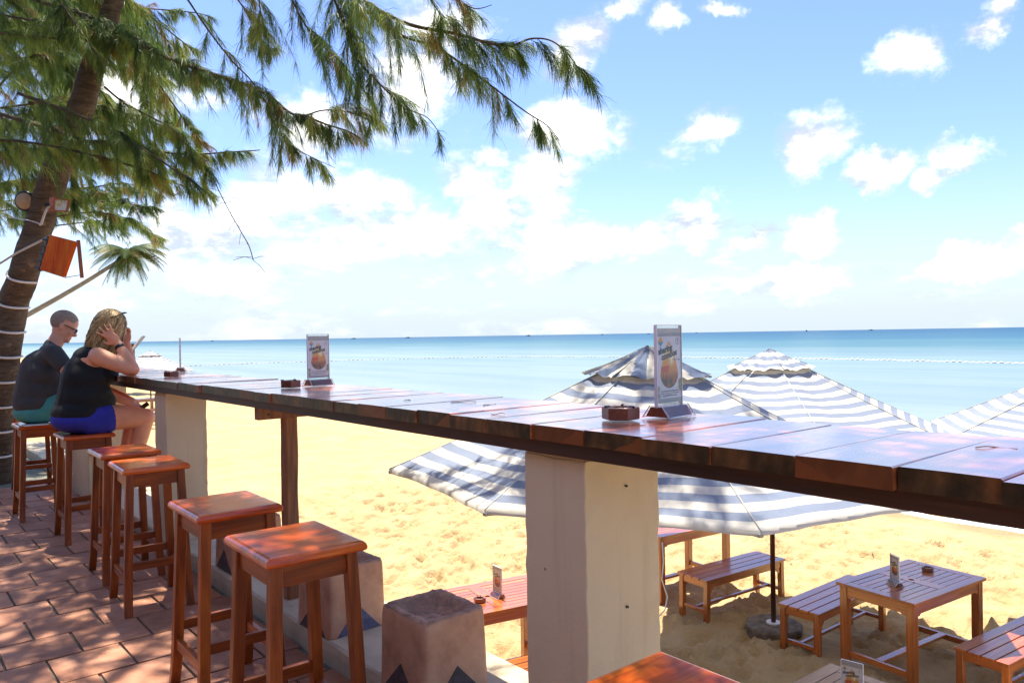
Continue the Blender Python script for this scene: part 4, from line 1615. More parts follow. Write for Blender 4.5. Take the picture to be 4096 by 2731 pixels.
for a, b in zip(pts[:-1], pts[1:]):
    L = (b - a).length
    while nxt < acc + L:
        q = (nxt - acc) / L
        c = a.lerp(b, q)
        d = (b - a).normalized()
        z = .05 + .03 * math.sin(nxt * 1.7)
        fl.tube([c - d * .17 + Vector((0, 0, z)), c - d * .10 + Vector((0, 0, z)), c + d * .10 + Vector((0, 0, z)), c + d * .17 + Vector((0, 0, z))], [.05, .10, .10, .05], 6)
        nxt += .62
    acc += L
o = fl.build('float', M['whiterope'], bl)
o['kind'] = 'stuff'


def boat(x, y, L, label, rz):
    t_ = thing('fishing_boat', label, 'boat', (x, y, SEA_Z - .3), rz, 'fishing boats on the horizon')
    n = 9
    vs, fs = [], []
    for i in range(n):
        q = -1 + 2 * i / (n - 1)
        w_ = .16 * L * (1 - abs(q) ** 2.4) + .02
        sh = .10 * L + .07 * L * abs(q) ** 2.5
        vs += [(q * L / 2, -w_ * .4, 0), (q * L / 2, -w_, sh), (q * L / 2, w_, sh), (q * L / 2, w_ * .4, 0)]
    for i in range(n - 1):
        for k in range(4):
            fs.append((4 * i + k, 4 * i + (k + 1) % 4, 4 * i + 4 + (k + 1) % 4, 4 * i + 4 + k))
    fs += [(3, 2, 1, 0), tuple(4 * (n - 1) + k for k in range(4))]
    MB().add(vs, fs).build('hull', M['boat'], t_)
    MB().box(-.32 * L, .02 * L, -.09 * L, .09 * L, .10 * L, .25 * L).box(-.34 * L, .04 * L, -.1 * L, .1 * L, .251 * L, .27 * L).build('cabin', M['boat'], t_)
    MB().tube([(.16 * L, 0, .1 * L), (.16 * L, 0, .42 * L)], .015 * L, 5).build('mast', M['boat'], t_)
    return t_


for (xD, s_, lab) in ((488, 17, 'small boat on the horizon just left of the halfway menu stand'), (812, 22, 'boat on the horizon just right of the halfway menu stand'), (936, 24, 'boat on the horizon left of the picture centre'),
                      (1213, 24, 'boat on the horizon at the picture centre'), (1383, 16, 'tiny boat on the horizon left of the largest menu stand'), (1489, 14, 'tiny boat just left of the top of the largest menu stand'),
                      (1600, 15, 'tiny boat just right of the largest menu stand'), (1852, 26, 'two masted looking boat right of the bright parasol peak'), (2000, 22, 'boat on the horizon towards the right edge')):
    r = ray(xD, 772)
    r.z = 0
    p = r * 2300
    boat(p.x, p.y, s_ * .62, lab, random.uniform(0, 3.1))


# ------------------------------------------------------------------ the casuarina tree
def catmull(P, n=8):
    P = [Vector(p) for p in P]
    out_ = []
    for i in range(len(P) - 1):
        p0, p1_, p2_, p3_ = P[max(i - 1, 0)], P[i], P[i + 1], P[min(i + 2, len(P) - 1)]
        for k in range(n):
            q = k / n
            out_.append(.5 * ((2 * p1_) + (p2_ - p0) * q + (2 * p0 - 5 * p1_ + 4 * p2_ - p3_) * q * q + (3 * p1_ - p0 - 3 * p2_ + p3_) * q ** 3))
    out_.append(P[-1])
    return out_


tree = thing('casuarina_tree', 'leaning casuarina tree with ringed trunk and drooping needle foliage', 'tree', (.95, 8.86, 0))
TL_ = Vector((.95, 8.86, 0))
trunk_px = [(-13, 1105, 7.45), (-9, 1000, 7.42), (1, 880, 7.4), (11, 811, 7.4), (29, 700, 7.4), (57, 621, 7.3), (92, 512, 7.3), (125, 400, 7.2), (185, 250, 7.1), (225, 120, 7.0), (262, 0, 6.9), (295, -150, 6.7), (320, -320, 6.4), (330, -520, 6.1)]
trunk_r = [.185, .170, .158, .154, .148, .140, .135, .134, .125, .105, .085, .070, .05, .03]
tp = catmull([at_depth(*t_) for t_ in trunk_px], 8)
tr_ = .9 * np.interp(np.linspace(0, len(trunk_r) - 1, len(tp)), range(len(trunk_r)), trunk_r)
vs, fs = [], []
n = 26
for i, p in enumerate(tp):
    d = (tp[min(i + 1, len(tp) - 1)] - tp[max(i - 1, 0)]).normalized()
    a = d.cross(Vector((0, 1, 0))).normalized()
    b = d.cross(a)
    for k in range(n):
        w_ = 2 * math.pi * k / n
        rr_ = tr_[i] * (1 + .035 * math.sin(3 * w_ + i * .31) + .03 * math.sin(5 * w_ - i * .7) + random.uniform(-.02, .02))
        vs.append(p + (a * math.cos(w_) + b * math.sin(w_)) * rr_ - TL_)
for i in range(len(tp) - 1):
    for k in range(n):
        fs.append((i * n + k, i * n + (k + 1) % n, (i + 1) * n + (k + 1) % n, (i + 1) * n + k))
MB().add(vs, fs).build('trunk', M['bark'], tree, smooth=True)

branches = []          # (points, base radius, twig spacing, twig length, density, from q, needle width)


def px_branch(pts, r0, r1, **kw):
    P = catmull([at_depth(*p) for p in pts], 8)
    branches.append(dict(P=P, r0=r0, r1=r1, **kw))


px_branch([(60, -10, 7.0), (113, 10, 6.9), (191, 34, 6.7), (294, 82, 6.5), (369, 126, 6.3), (420, 147, 6.2), (513, 178, 6.0), (581, 202, 5.9), (625, 226, 5.8), (667, 260, 5.7), (701, 267, 5.6), (752, 287, 5.5), (804, 304, 5.4), (848, 335, 5.4)], .022, .004, q0=.12, dens=1.25)
px_branch([(701, 267, 5.6), (740, 254, 5.5), (790, 256, 5.4), (840, 272, 5.35), (862, 290, 5.3)], .006, .003, q0=.1, dens=.9)
px_branch([(-40, 250, 7.2), (60, 280, 7.0), (130, 300, 6.9), (200, 325, 6.8), (280, 325, 6.7), (350, 345, 6.6), (430, 355, 6.5), (520, 350, 6.4), (597, 345, 6.3)], .020, .004, q0=.1, dens=1.0, tl=.75)
px_branch([(770, -60, 5.2), (810, 0, 5.1), (882, 55, 5.0), (926, 84, 4.95), (1001, 109, 4.9), (1070, 154, 4.85), (1138, 205, 4.8), (1206, 256, 4.75), (1258, 290, 4.7), (1285, 325, 4.7)], .013, .002, q0=.0, dens=.62, tl=.8)
px_branch([(780, -50, 5.0), (830, 0, 4.9), (902, 41, 4.8), (960, 62, 4.75), (1052, 79, 4.7), (1121, 99, 4.65), (1172, 106, 4.6), (1223, 89, 4.6), (1275, 99, 4.55), (1326, 154, 4.5), (1350, 220, 4.5)], .015, .002, q0=.0, dens=.85)
px_branch([(750, -50, 5.3), (769, 0, 5.3), (793, 62, 5.2), (813, 126, 5.2), (854, 174, 5.15), (899, 219, 5.1), (943, 253, 5.1), (984, 273, 5.1), (1022, 325, 5.1)], .012, .002, q0=.0, dens=1.1)
px_branch([(400, -40, 5.6), (431, 0, 5.6), (475, 65, 5.6), (530, 137, 5.6), (581, 191, 5.6), (632, 273, 5.6), (656, 325, 5.6), (711, 359, 5.6), (770, 386, 5.6)], .008, .002, q0=.15, dens=.62)
px_branch([(240, 200, 6.8), (284, 236, 6.7), (342, 267, 6.6), (393, 294, 6.5), (431, 335, 6.4), (489, 410, 6.4)], .010, .003, q0=.1, dens=.9)
px_branch([(650, -40, 5.4), (670, 0, 5.4), (704, 62, 5.4), (745, 109, 5.4), (790, 150, 5.4), (840, 215, 5.4), (866, 262, 5.4)], .008, .002, q0=.0, dens=.75)
px_branch([(980, -40, 4.9), (1040, -5, 4.8), (1090, 20, 4.8), (1130, 12, 4.8)], .006, .002, q0=.2, dens=.6)
px_branch([(930, -60, 4.7), (975, -20, 4.7), (1010, 30, 4.7), (1045, 55, 4.7)], .006, .002, q0=.1, dens=.8)
px_branch([(560, -60, 5.2), (590, -20, 5.2), (600, 40, 5.2), (612, 75, 5.2)], .006, .002, q0=.1, dens=.9)
px_branch([(470, -60, 5.9), (520, -30, 5.8), (560, 20, 5.8), (600, 90, 5.7), (640, 120, 5.6)], .008, .002, q0=.1, dens=.6)
# the thicket at the upper left, near and beyond the trunk
rb = random.Random(21)
for k in range(46):
    x0, y0 = rb.uniform(-260, 230), rb.uniform(-330, 330)
    x1, y1 = rb.uniform(-40, 470), rb.uniform(20, 430)
    if x1 - x0 < 60:
        x1 = x0 + rb.uniform(60, 240)
    if k < 9:
        y1 = rb.uniform(250, 480)
    d0, d1 = rb.uniform(6.2, 10.5), 0
    d1 = d0 + rb.uniform(-1.2, 1.6)
    mx, my = (x0 + x1) / 2, (y0 + y1) / 2 - rb.uniform(10, 60)
    px_branch([(x0, y0, d0), (mx, my, (d0 + d1) / 2), (x1, y1, d1), (x1 + 40, y1 + 40, d1)], .014, .003, q0=.05, dens=.80, tl=1.1, nw=1.1)
# farther pale sprays low at the left
for k in range(24):
    x0, y0 = rb.uniform(-160, 230), rb.uniform(330, 520)
    x1 = x0 + rb.uniform(120, 260)
    d0 = rb.uniform(10, 13)
    px_branch([(x0, y0, d0), ((x0 + x1) / 2, y0 - 10, d0), (min(x1, 430), y0 + rb.uniform(-20, 40), d0 - .5)], .012, .003, q0=.1, dens=.55, tl=1.3, nw=1.6)
# the crown above and in front of the picture's upper edge, which shades the terrace
for k in range(205):
    cx, cy = rb.uniform(-1.0, 2.0), rb.uniform(3.0, 9.0)
    if k >= 115:
        cx, cy = rb.uniform(1.2, 2.8), rb.uniform(.3, 8.0)
    if k >= 165:
        cx, cy = rb.uniform(2.8, 5.2), rb.uniform(2.6, 5.4)
    if k >= 185:
        cx, cy = rb.uniform(.8, 2.0), rb.uniform(1.2, 2.5)
    dd = cx * math.sin(YAW) + cy * math.cos(YAW)
    zmin = CAM_Z + .50 * max(dd, .8) + .9
    cz = rb.uniform(max(zmin, 3.7), max(zmin, 3.7) + 1.7)
    a = rb.uniform(0, 6.28)
    L = rb.uniform(.9, 1.7)
    P = [Vector((cx + L * q * math.cos(a), cy + L * q * math.sin(a), cz - .25 * q * q)) for q in (-.5, -.2, .15, .5)]
    branches.append(dict(P=catmull(P, 5), r0=.010, r1=.003, q0=0, dens=.62, tl=1.2, nw=3.4, far=True))

nv, nf, nt = [], [], []
tw_v, tw_f = [], []
bark_mb = MB()


def tris(base, dirv_, length, width, tone):
    """thin needles: one slender triangle each (bent needles get two)"""
    global nv, nf, nt
    N = len(base)
    side = np.cross(dirv_, rng.normal(size=(N, 3)))
    side /= np.linalg.norm(side, axis=1, keepdims=True) + 1e-9
    mid = base + dirv_ * length[:, None] * .5
    tip = mid + (dirv_ * .8 + np.array([0, 0, -.35])) * length[:, None] * .5
    w_ = width[:, None] * side * .5
    v = np.stack([base - w_ * .6, base + w_ * .6, mid + w_, mid - w_, tip], 1)
    return v, tone


allv, allt = [], []
for bi, B in enumerate(branches):
    P = [p - TL_ for p in B['P']]
    rad = np.linspace(B['r0'], B['r1'], len(P))
    if not B.get('far'):
        bm = MB().tube(P, list(rad), 7)
        bm.build('branch', M['bark'], tree, smooth=True)
    else:
        bark_mb.tube(P, list(rad), 5)
    A = np.array([tuple(p) for p in P])
    seg = np.linalg.norm(np.diff(A, axis=0), axis=1)
    cum = np.concatenate([[0], np.cumsum(seg)])
    L = cum[-1]
    far = B.get('far')
    ntw = max(4, int(L * (1 - B['q0']) * (17 if far else 27) * B['dens']))
    s_ = np.sort(rng.uniform(B['q0'] * L, L * (1 if far else .95), ntw))
    start = np.stack([np.interp(s_, cum, A[:, i]) for i in range(3)], 1)
    eps = .02 * L
    tang = np.stack([np.interp(np.minimum(s_ + eps, L), cum, A[:, i]) - np.interp(np.maximum(s_ - eps, 0), cum, A[:, i]) for i in range(3)], 1)
    tang /= np.linalg.norm(tang, axis=1, keepdims=True) + 1e-9
    rnd = rng.normal(size=(ntw, 3))
    rnd -= (rnd * tang).sum(1, keepdims=True) * tang
    rnd /= np.linalg.norm(rnd, axis=1, keepdims=True)
    rnd[:, 2] *= .6
    d0 = tang * .75 + rnd * .75
    d0 /= np.linalg.norm(d0, axis=1, keepdims=True)
    tl = rng.uniform(.10, .33, ntw) * B.get('tl', 1.0) * np.where(rng.random(ntw) < .10, 1.5, 1.0)
    if not far:
        tl = tl * np.clip(1.28 - s_ / L, .30, 1.0)
    nt_ = 7
    qs = np.linspace(.12, 1, nt_)
    grav = rng.uniform(.15, .75, ntw)
    # twig centre points
    pts_ = start[:, None] + d0[:, None] * (tl[:, None, None] * qs[None, :, None]) + np.array([0, 0, -1.0]) * ((grav * tl)[:, None, None] * qs[None, :, None] ** 2)
    tg = d0[:, None] + np.array([0, 0, -2.0]) * (grav[:, None, None] * qs[None, :, None])
    tg /= np.linalg.norm(tg, axis=2, keepdims=True)
    # twig ribbons
    pf_ = np.concatenate([start[:, None], pts_], 1)
    sd_ = np.cross(tg[:, 0], np.array([0, 0, 1.0]))
    sd_ /= np.linalg.norm(sd_, axis=1, keepdims=True) + 1e-9
    for j in range(nt_):
        a, b = pf_[:, j], pf_[:, j + 1]
        w0, w1 = .0022 * (1 - j / nt_ * .6), .0022 * (1 - (j + 1) / nt_ * .6)
        allv_tw = np.stack([a - sd_ * w0, a + sd_ * w0, b + sd_ * w1, b - sd_ * w1], 1)
        tw_v.append(allv_tw)
    # needle tufts
    npt = 7 if far else 18
    base = np.repeat(pts_.reshape(-1, 3), npt, axis=0)
    tgr = np.repeat(tg.reshape(-1, 3), npt, axis=0)
    N = len(base)
    dv = tgr * .70 + rng.normal(size=(N, 3)) * .38 + np.array([0, 0, -.60])
    dv /= np.linalg.norm(dv, axis=1, keepdims=True)
    ln = rng.uniform(.06, .165, N) * (1.25 if far else 1.0)
    base = base + tgr * rng.uniform(-.02, .03, N)[:, None]
    wd = rng.uniform(.0018, .0032, N) * B.get('nw', 1.0)
    bt = .22 + .36 * rng.random() + (.10 * s_ / L)
    tone = np.repeat(np.repeat(bt + rng.normal(0, .19, ntw), nt_), npt) + rng.normal(0, .10, N)
    tone = np.where(np.repeat(np.repeat(rng.random(ntw) < .05, nt_), npt), .97, tone)
    v, tn = tris(base, dv, ln, wd, tone)
    allv.append(v)
    allt.append(tn)
bark_mb.build('branch', M['bark'], tree)['kind'] = 'stuff'
V = np.concatenate(allv)
T = np.clip(np.concatenate(allt), 0, 1)
N = len(V)
base_i = np.arange(N)[:, None] * 5
quads = base_i + np.array([[0, 1, 2, 3]])
tri = base_i + np.array([[3, 2, 4, 4]])
# use degenerate-free triangles: split the quads too
F3 = np.concatenate([base_i + np.array([[0, 1, 2]]), base_i + np.array([[0, 2, 3]]), base_i + np.array([[3, 2, 4]])])
me = numpy_mesh('needle_foliage', V.reshape(-1, 3), F3, M['needle'], tone=np.concatenate([T, T, T]))
fo = link('foliage', me, tree)
fo['kind'] = 'stuff'
TW = np.concatenate(tw_v)
idx = np.arange(len(TW) * 4).reshape(-1, 4)
me = numpy_mesh('twigs', TW.reshape(-1, 3), idx, M['bark'])
o = link('twig', me, tree)
o['kind'] = 'stuff'
print('NEEDLES', N, 'twig quads', len(TW))
# bare dead spray hanging left of centre
P = catmull([at_depth(*p) for p in [(489, 410, 6.4), (523, 478, 6.4), (554, 533, 6.4), (572, 565, 6.4), (582, 598, 6.4)]], 6)
mb = MB().tube([p - TL_ for p in P], .0040, 5)
for k in range(16):
    p = P[rb.randrange(2, len(P))] - TL_
    q = p + Vector((rb.uniform(-.15, .15), rb.uniform(-.1, .1), rb.uniform(-.12, .03)))
    mb.tube([p, (p + q) / 2 + Vector((0, 0, .01)), q], .0020, 4)
mb.build('dead_twig', M['bark'], tree)

# ------------------------------------------------------------------ things hung on the trunk
def trunk_at(yD):
    px = min(range(len(tp)), key=lambda i: abs(trunk_y[i] - yD))
    return tp[px], float(tr_[px])


def projD(p):
    v = CAM_M.transposed() @ (Vector(p) - CAMP)
    return (v.x / -v.z * 3067 + 2048) / 1.741497, (-v.y / -v.z * 3067 + 1365.5) / 1.741497


trunk_y = [projD(p)[1] for p in tp]
# spiral of white rope
pts = []
ztop, zbot = 2.05, .25
turns = 7.6
Nn = 260
tz = [p.z for p in tp]
for i in range(Nn + 1):
    q = i / Nn
    z = ztop + (zbot - ztop) * q
    k = np.interp(z, tz[:80], range(len(tz[:80])))
    i0 = int(k)
    f_ = k - i0
    c = tp[i0].lerp(tp[min(i0 + 1, len(tp) - 1)], f_)
    r_ = float(np.interp(z, tz[:80], tr_[:80])) + .013
    w_ = 2 * math.pi * turns * q + 2.2
    pts.append(c + Vector((math.cos(w_) * r_, math.sin(w_) * r_, .05 * math.sin(w_ + .6))))
tag(MB().tube(pts, .0105, 8).build('rope_light', M['whiterope'], smooth=True), 'white rope light wound round the lower tree trunk', 'rope light')
# strap to the board
tag(MB().tube([at_depth(0, 605, 7.18), at_depth(40, 580, 7.12), at_depth(80, 560, 7.08), at_depth(114, 542, 7.02)], .010, 8).build('strap', M['strap'], smooth=True), 'pale strap running up the trunk to the orange board', 'strap')
# orange board hung at the trunk with its folded leg
bd = thing('hanging_board', 'orange wooden board hanging beside the tree trunk', 'board', tuple(at_depth(140, 590, 6.95)))
bo = Vector(bd.location)
q_ = [at_depth(122, 541, 6.95) - bo, at_depth(180, 556, 6.75) - bo, at_depth(152, 637, 6.75) - bo, at_depth(99, 621, 6.95) - bo]
nrm = (q_[1] - q_[0]).cross(q_[3] - q_[0]).normalized() * -.03
MB().add([*(q_), *[p - nrm * -1 for p in q_]], [(0, 1, 2, 3), (7, 6, 5, 4), (0, 4, 5, 1), (1, 5, 6, 2), (2, 6, 7, 3), (3, 7, 4, 0)]).build('panel', W['sign_z'], bd, bevel=.003)
l_ = [at_depth(120, 541, 6.96) - bo, at_depth(97, 621, 6.96) - bo]
MB().tube([l_[0] + Vector((-.01, .06, 0)), l_[1] + Vector((-.01, .06, 0))], .022, 6).build('rail', M['black'], bd)
for k in range(5):
    a = l_[0].lerp(l_[1], (k + .5) / 5)
    MB().tube([a, a + Vector((-.05, .09, 0))], .012, 6).build('rung', M['black'], bd)
MB().box(-.013, .013, -.013, .013, -.165, .165).xf(Matrix.Translation(at_depth(184, 595, 6.72) - bo) @ Matrix.Rotation(R(-4), 4, 'Y')).build('folding_leg', W['stool_z'], bd)
MB().tube([q_[2], at_depth(183, 632, 6.74) - bo], .003, 5).build('wire', M['black'], bd)
MB().tube([q_[3] - Vector((0, 0, .002)), q_[2] - Vector((0, 0, .005))], .003, 5).build('wire', M['black'], bd)
# flood lamp
fl_ = thing('flood_lamp', 'square flood lamp in a rusty orange frame on the trunk', 'lamp', tuple(at_depth(140, 471, 6.98)))
fo_ = Vector(fl_.location)
C4 = [at_depth(x, y, 6.96) - fo_ for x, y in ((123, 454), (162, 459), (157, 487), (120, 485))]
cc = sum(C4, Vector()) / 4
back = Vector((-.02, .07, .01))
outr, inr = C4, [cc + (p - cc) * .80 for p in C4]
inn2 = [p + back * .35 for p in inr]
vs = outr + inr + [p + back for p in outr] + inn2
MB().add(vs, [(0, 1, 5, 4), (1, 2, 6, 5), (2, 3, 7, 6), (3, 0, 4, 7), (0, 8, 9, 1), (1, 9, 10, 2), (2, 10, 11, 3), (3, 11, 8, 0), (11, 10, 9, 8), (4, 5, 13, 12), (5, 6, 14, 13), (6, 7, 15, 14), (7, 4, 12, 15)]).build('housing', M['lamp_rust'], fl_)
MB().add([p + back * .30 for p in inr] + [cc + back * .55], [(0, 1, 4), (1, 2, 4), (2, 3, 4), (3, 0, 4)]).build('reflector', M['lampglass'], fl_)
MB().ellipsoid(cc + back * .5, (.012, .006, .012)).build('led_chip', M['yellow'], fl_)
MB().tube([cc + back, cc + back * 2 + Vector((-.06, .02, .0))], .018, 8).build('bracket', M['black'], fl_)
cd = catmull([at_depth(x, y, d) for x, y, d in ((121, 474, 7.0), (110, 478, 6.98), (103, 490, 6.97), (98, 505, 6.97), (93, 516, 6.98), (86, 512, 7.02), (60, 505, 7.1), (20, 499, 7.3), (-40, 492, 7.6))], 6)
MB().tube([p - fo_ for p in cd[:26]], .011, 8).build('conduit', M['strap'], fl_, smooth=True)
MB().tube([p - fo_ for p in cd[25:]], .006, 6).build('conduit', M['strap'], fl_, smooth=True)
# round speaker on the other side
sp_ = thing('round_lamp', 'round black lamp with tan rim on the left of the trunk', 'lamp', tuple(at_depth(64, 463, 7.25)))
s0 = Vector(sp_.location)
dr = Vector((-.55, -.75, -.1)).normalized()
MB().tube([dr * -.07, dr * -.03, dr * .05, dr * .065], [.045, .085, .098, .085], 20).build('housing', M['black'], sp_, smooth=True)
MB().tube([dr * .06, dr * .075], [.078, .072], 20).build('rim', M['cream'], sp_, smooth=True)
MB().tube([dr * -.03, Vector((.10, -.03, -.02)), Vector((.17, -.06, -.12)), Vector((.19, -.08, -.2))], .012, 8).build('arm', M['black'], sp_, smooth=True)

# ------------------------------------------------------------------ leaning coconut palm far behind
palm = thing('coconut_palm', 'small far coconut palm with a leaning bare trunk', 'tree', tuple(at_depth(-190, 870, 46)))
pp = Vector(palm.location)
Pt = catmull([at_depth(x, y, 45) for x, y in ((-190, 870), (-80, 800), (0, 757), (70, 719), (140, 680), (200, 645), (245, 617), (285, 592))], 8)
rad = np.linspace(.19, .10, len(Pt))
MB().tube([p - pp for p in Pt], list(rad), 12).build('trunk', M['palmbark'], palm, smooth=True)
crown = at_depth(293, 578, 45) - pp
rightv = CAM_M @ Vector((1, 0, 0))
lv, lt = [], []
stems = []
for k in range(40):
    a = rng.uniform(0, 2 * math.pi)
    up0 = rng.uniform(-.4, 1.35)
    L = rng.uniform(1.9, 2.7)
    h = np.array([math.cos(a), math.sin(a), 0])
    pts_ = []
    for i in range(12):
        q = i / 11
        pts_.append(np.array(crown) + h * L * (q * .85 if up0 > 0 else q * .55) + np.array([0, 0, 1]) * (up0 * L * .55 * q - 1.25 * L * .5 * q * q))
    pts_ = np.array(pts_)
    stems.append(pts_)
    side = np.cross(h, [0, 0, 1.0])
    tone = rng.uniform(.1, .75) if rng.random() > .2 else .95
    for i in range(1, 12):
        for j in range(3):
            q = (i - j / 3) / 11
            c = pts_[i - 1] * (j / 3) + pts_[i] * (1 - j / 3)
            d = pts_[i] - pts_[i - 1]
            d /= np.linalg.norm(d)
            ll = .55 * math.sin(math.pi * min(.95, .15 + q * .85)) + .12
            for s2 in (-1, 1):
                dr_ = d * .55 + side * s2 * .75 + np.array([0, 0, -.55])
                dr_ /= np.linalg.norm(dr_)
                w_ = d * .022
                e = c + dr_ * ll
                m2 = c + dr_ * ll * .5 + np.array([0, 0, .03])
                lv.append([c - w_, c + w_, m2 + w_, m2 - w_, e])
                lt.append(tone + rng.normal(0, .1))
lv = np.array(lv)
bi_ = np.arange(len(lv))[:, None] * 5
F3 = np.concatenate([bi_ + np.array([[0, 1, 2]]), bi_ + np.array([[0, 2, 3]]), bi_ + np.array([[3, 2, 4]])])
me = numpy_mesh('fronds', lv.reshape(-1, 3), F3, M['palmleaf'], tone=np.clip(np.tile(lt, 3), 0, 1))
o = link('crown', me, palm)
o['kind'] = 'stuff'
mb = MB()
for s2 in stems:
    mb.tube([tuple(p) for p in s2], [.025] * 3 + [.012] * 9, 5)
mb.build('frond_stem', M['palmleaf'], palm)['kind'] = 'stuff'

# ------------------------------------------------------------------ green hedge beyond the terrace end
hv, ht = [], []
N = 42000
px_ = rng.uniform(-5.5, 1.3, N)
py_ = rng.uniform(11.6, 13.2, N)
top = .35 + .55 * fbm(px_ * 1.3, py_ * 1.3, 4) * 1.6
pz_ = -.2 + (top + .2) * rng.random(N) ** .5
c = np.stack([px_, py_, pz_], 1)
d1 = rng.normal(size=(N, 3)); d1 /= np.linalg.norm(d1, axis=1, keepdims=True)
d2 = np.cross(d1, rng.normal(size=(N, 3))); d2 /= np.linalg.norm(d2, axis=1, keepdims=True)
s_ = rng.uniform(.018, .04, N)[:, None]
v = np.stack([c - d1 * s_, c + d2 * s_ * .45, c + d1 * s_, c - d2 * s_ * .45], 1)
me = numpy_mesh('hedge', v.reshape(-1, 3), np.arange(N * 4).reshape(-1, 4), M['hedge'], tone=np.clip(rng.normal(.45, .22, N), 0, 1))
tag(link('hedge', me), 'low leafy green hedge at the far end of the terrace', 'hedge', kind='stuff')

# dry leaf crumbs scattered on the sand
N = 1500
mbv, mbt = [], []
for k in range(N):
    x, y = random.uniform(2.2, 12), random.uniform(.3, 22)
    z = sand_h(x, y) + .006
    L, a = random.uniform(.015, .06), random.uniform(0, 6.28)
    c_, s2 = math.cos(a), math.sin(a)
    w_ = random.uniform(.004, .010)
    mbv.append([(x - c_ * L / 2 + s2 * w_, y - s2 * L / 2 - c_ * w_, z), (x + c_ * L / 2, y + s2 * L / 2, z + .008), (x - c_ * L / 2 - s2 * w_, y - s2 * L / 2 + c_ * w_, z + .004)])
me = numpy_mesh('litter', np.array(mbv).reshape(-1, 3), np.arange(N * 3).reshape(-1, 3), W['post_z'])
tag(link('leaf_litter', me), 'dry leaf crumbs scattered over the sand', 'leaf litter', kind='stuff')

# ------------------------------------------------------------------ people
def fuse(name, mb, mat_, parent=None, voxel=.009, smooth=6, cut=None, tone=False):
    """overlapping rounded shapes fused into one continuous surface"""
    me = mb.mesh(name)
    o = bpy.data.objects.new(name, me)
    COL.objects.link(o)
    r_ = o.modifiers.new('fuse', 'REMESH')
    r_.mode = 'VOXEL'
    r_.voxel_size = voxel
    r_.use_smooth_shade = True
    s_ = o.modifiers.new('soften', 'SMOOTH')
    s_.factor = .5
    s_.iterations = smooth
    dg = bpy.context.evaluated_depsgraph_get()
    dg.update()
    me2 = bpy.data.meshes.new_from_object(o.evaluated_get(dg))
    me2.name = name
    o.modifiers.clear()
    o.data = me2
    bpy.data.meshes.remove(me)
    me2.materials.clear()
    me2.materials.append(mat_)
    if parent is not None:
        o.parent = parent
    return o


def frame(f, up):
    f = Vector(f).normalized()
    s_ = Vector(up).cross(f).normalized()      # left side
    u = f.cross(s_).normalized()
    return Matrix((f, s_, u)).transposed()     # columns: forward, left, up


def head_shapes(mb, c, F_, k=1.0, fem=False):
    c = Vector(c)

    def P(f, s_, u):
        return c + F_ @ Vector((f, s_, u)) * k
    E_ = lambda p, r_: mb.ellipsoid(P(*p), [v * k for v in r_], F_)
    E_((-.006, 0, .030), (.096, .076, .088))
    E_((.012, 0, -.030), (.074, .064, .075))
    E_((.048, 0, -.072), (.040, .040, .034))
    mb.capsule(P(.082, 0, .005), .010 * k, P(.104, 0, -.026), .0135 * k)
    E_((.090, 0, -.031), (.014, .016, .010))
    E_((.083, 0, -.058), (.012, .022, .0065))
    E_((.081, 0, -.067), (.012, .019, .0065))
    E_((.078, 0, -.090), (.018, .018, .014))
    for s_ in (-1, 1):
        E_((-.004, s_ * .077, -.008), (.018, .009, .030))
        E_((.074, s_ * .032, .016), (.018, .026, .008))
        E_((.062, s_ * .040, -.024), (.024, .018, .018))
    return P


def hand(mb, wrist, d, nrm, k=1.0, curl=.5, spread=.16, side=1):
    """palm plus five separate fingers; d points along the hand, nrm out of the palm"""
    d = Vector(d).normalized()
    nrm = Vector(nrm)
    nrm = (nrm - d * nrm.dot(d)).normalized()
    sv = d.cross(nrm).normalized() * side
    w_ = Vector(wrist)
    Fm = Matrix((d, sv, nrm)).transposed()
    mb.ellipsoid(w_ + d * .045 * k, (.050 * k, .039 * k, .017 * k), Fm)
    mb.capsule(w_, .022 * k, w_ + d * .04 * k, .024 * k)
    for i, (L, off) in enumerate(((.068, .030), (.078, .010), (.072, -.010), (.056, -.029))):
        a = (1.5 - i) * spread
        fd = (d * math.cos(a) + sv * math.sin(a)).normalized()
        p = w_ + d * .082 * k + sv * off * k
        for j, q in enumerate((.42, .32, .26)):
            ang = curl * (j + .6)
            dd = (fd * math.cos(ang) + nrm * math.sin(ang)).normalized()
            p2 = p + dd * L * q * k
            mb.capsule(p, (.0092 - .0008 * j) * k, p2, (.0085 - .0009 * j) * k, 10)
            p = p2
    p = w_ + d * .02 * k + sv * .028 * k
    p2 = p + (d * .6 + sv * .75 + nrm * .2).normalized() * .036 * k
    p3 = p2 + (d * .9 + sv * .2 + nrm * .35).normalized() * .032 * k
    mb.capsule(p, .013 * k, p2, .0105 * k, 10).capsule(p2, .010 * k, p3, .0085 * k, 10)


# ---- woman in the black top
wo_ = thing('person', 'person in black sleeveless top and blue shorts, elbow on the counter, hand in blonde hair', 'person', (1.12, 5.96, .72))
WO = Vector(wo_.location)


def rel(mb, o_):
    mb.v = [(x - o_.x, y - o_.y, z - o_.z) for x, y, z in mb.v]
    return mb


hc = (1.322, 5.97, 1.442)
FW = frame((.93, .30, -.16), (0.05, 0, 1))
b = MB()
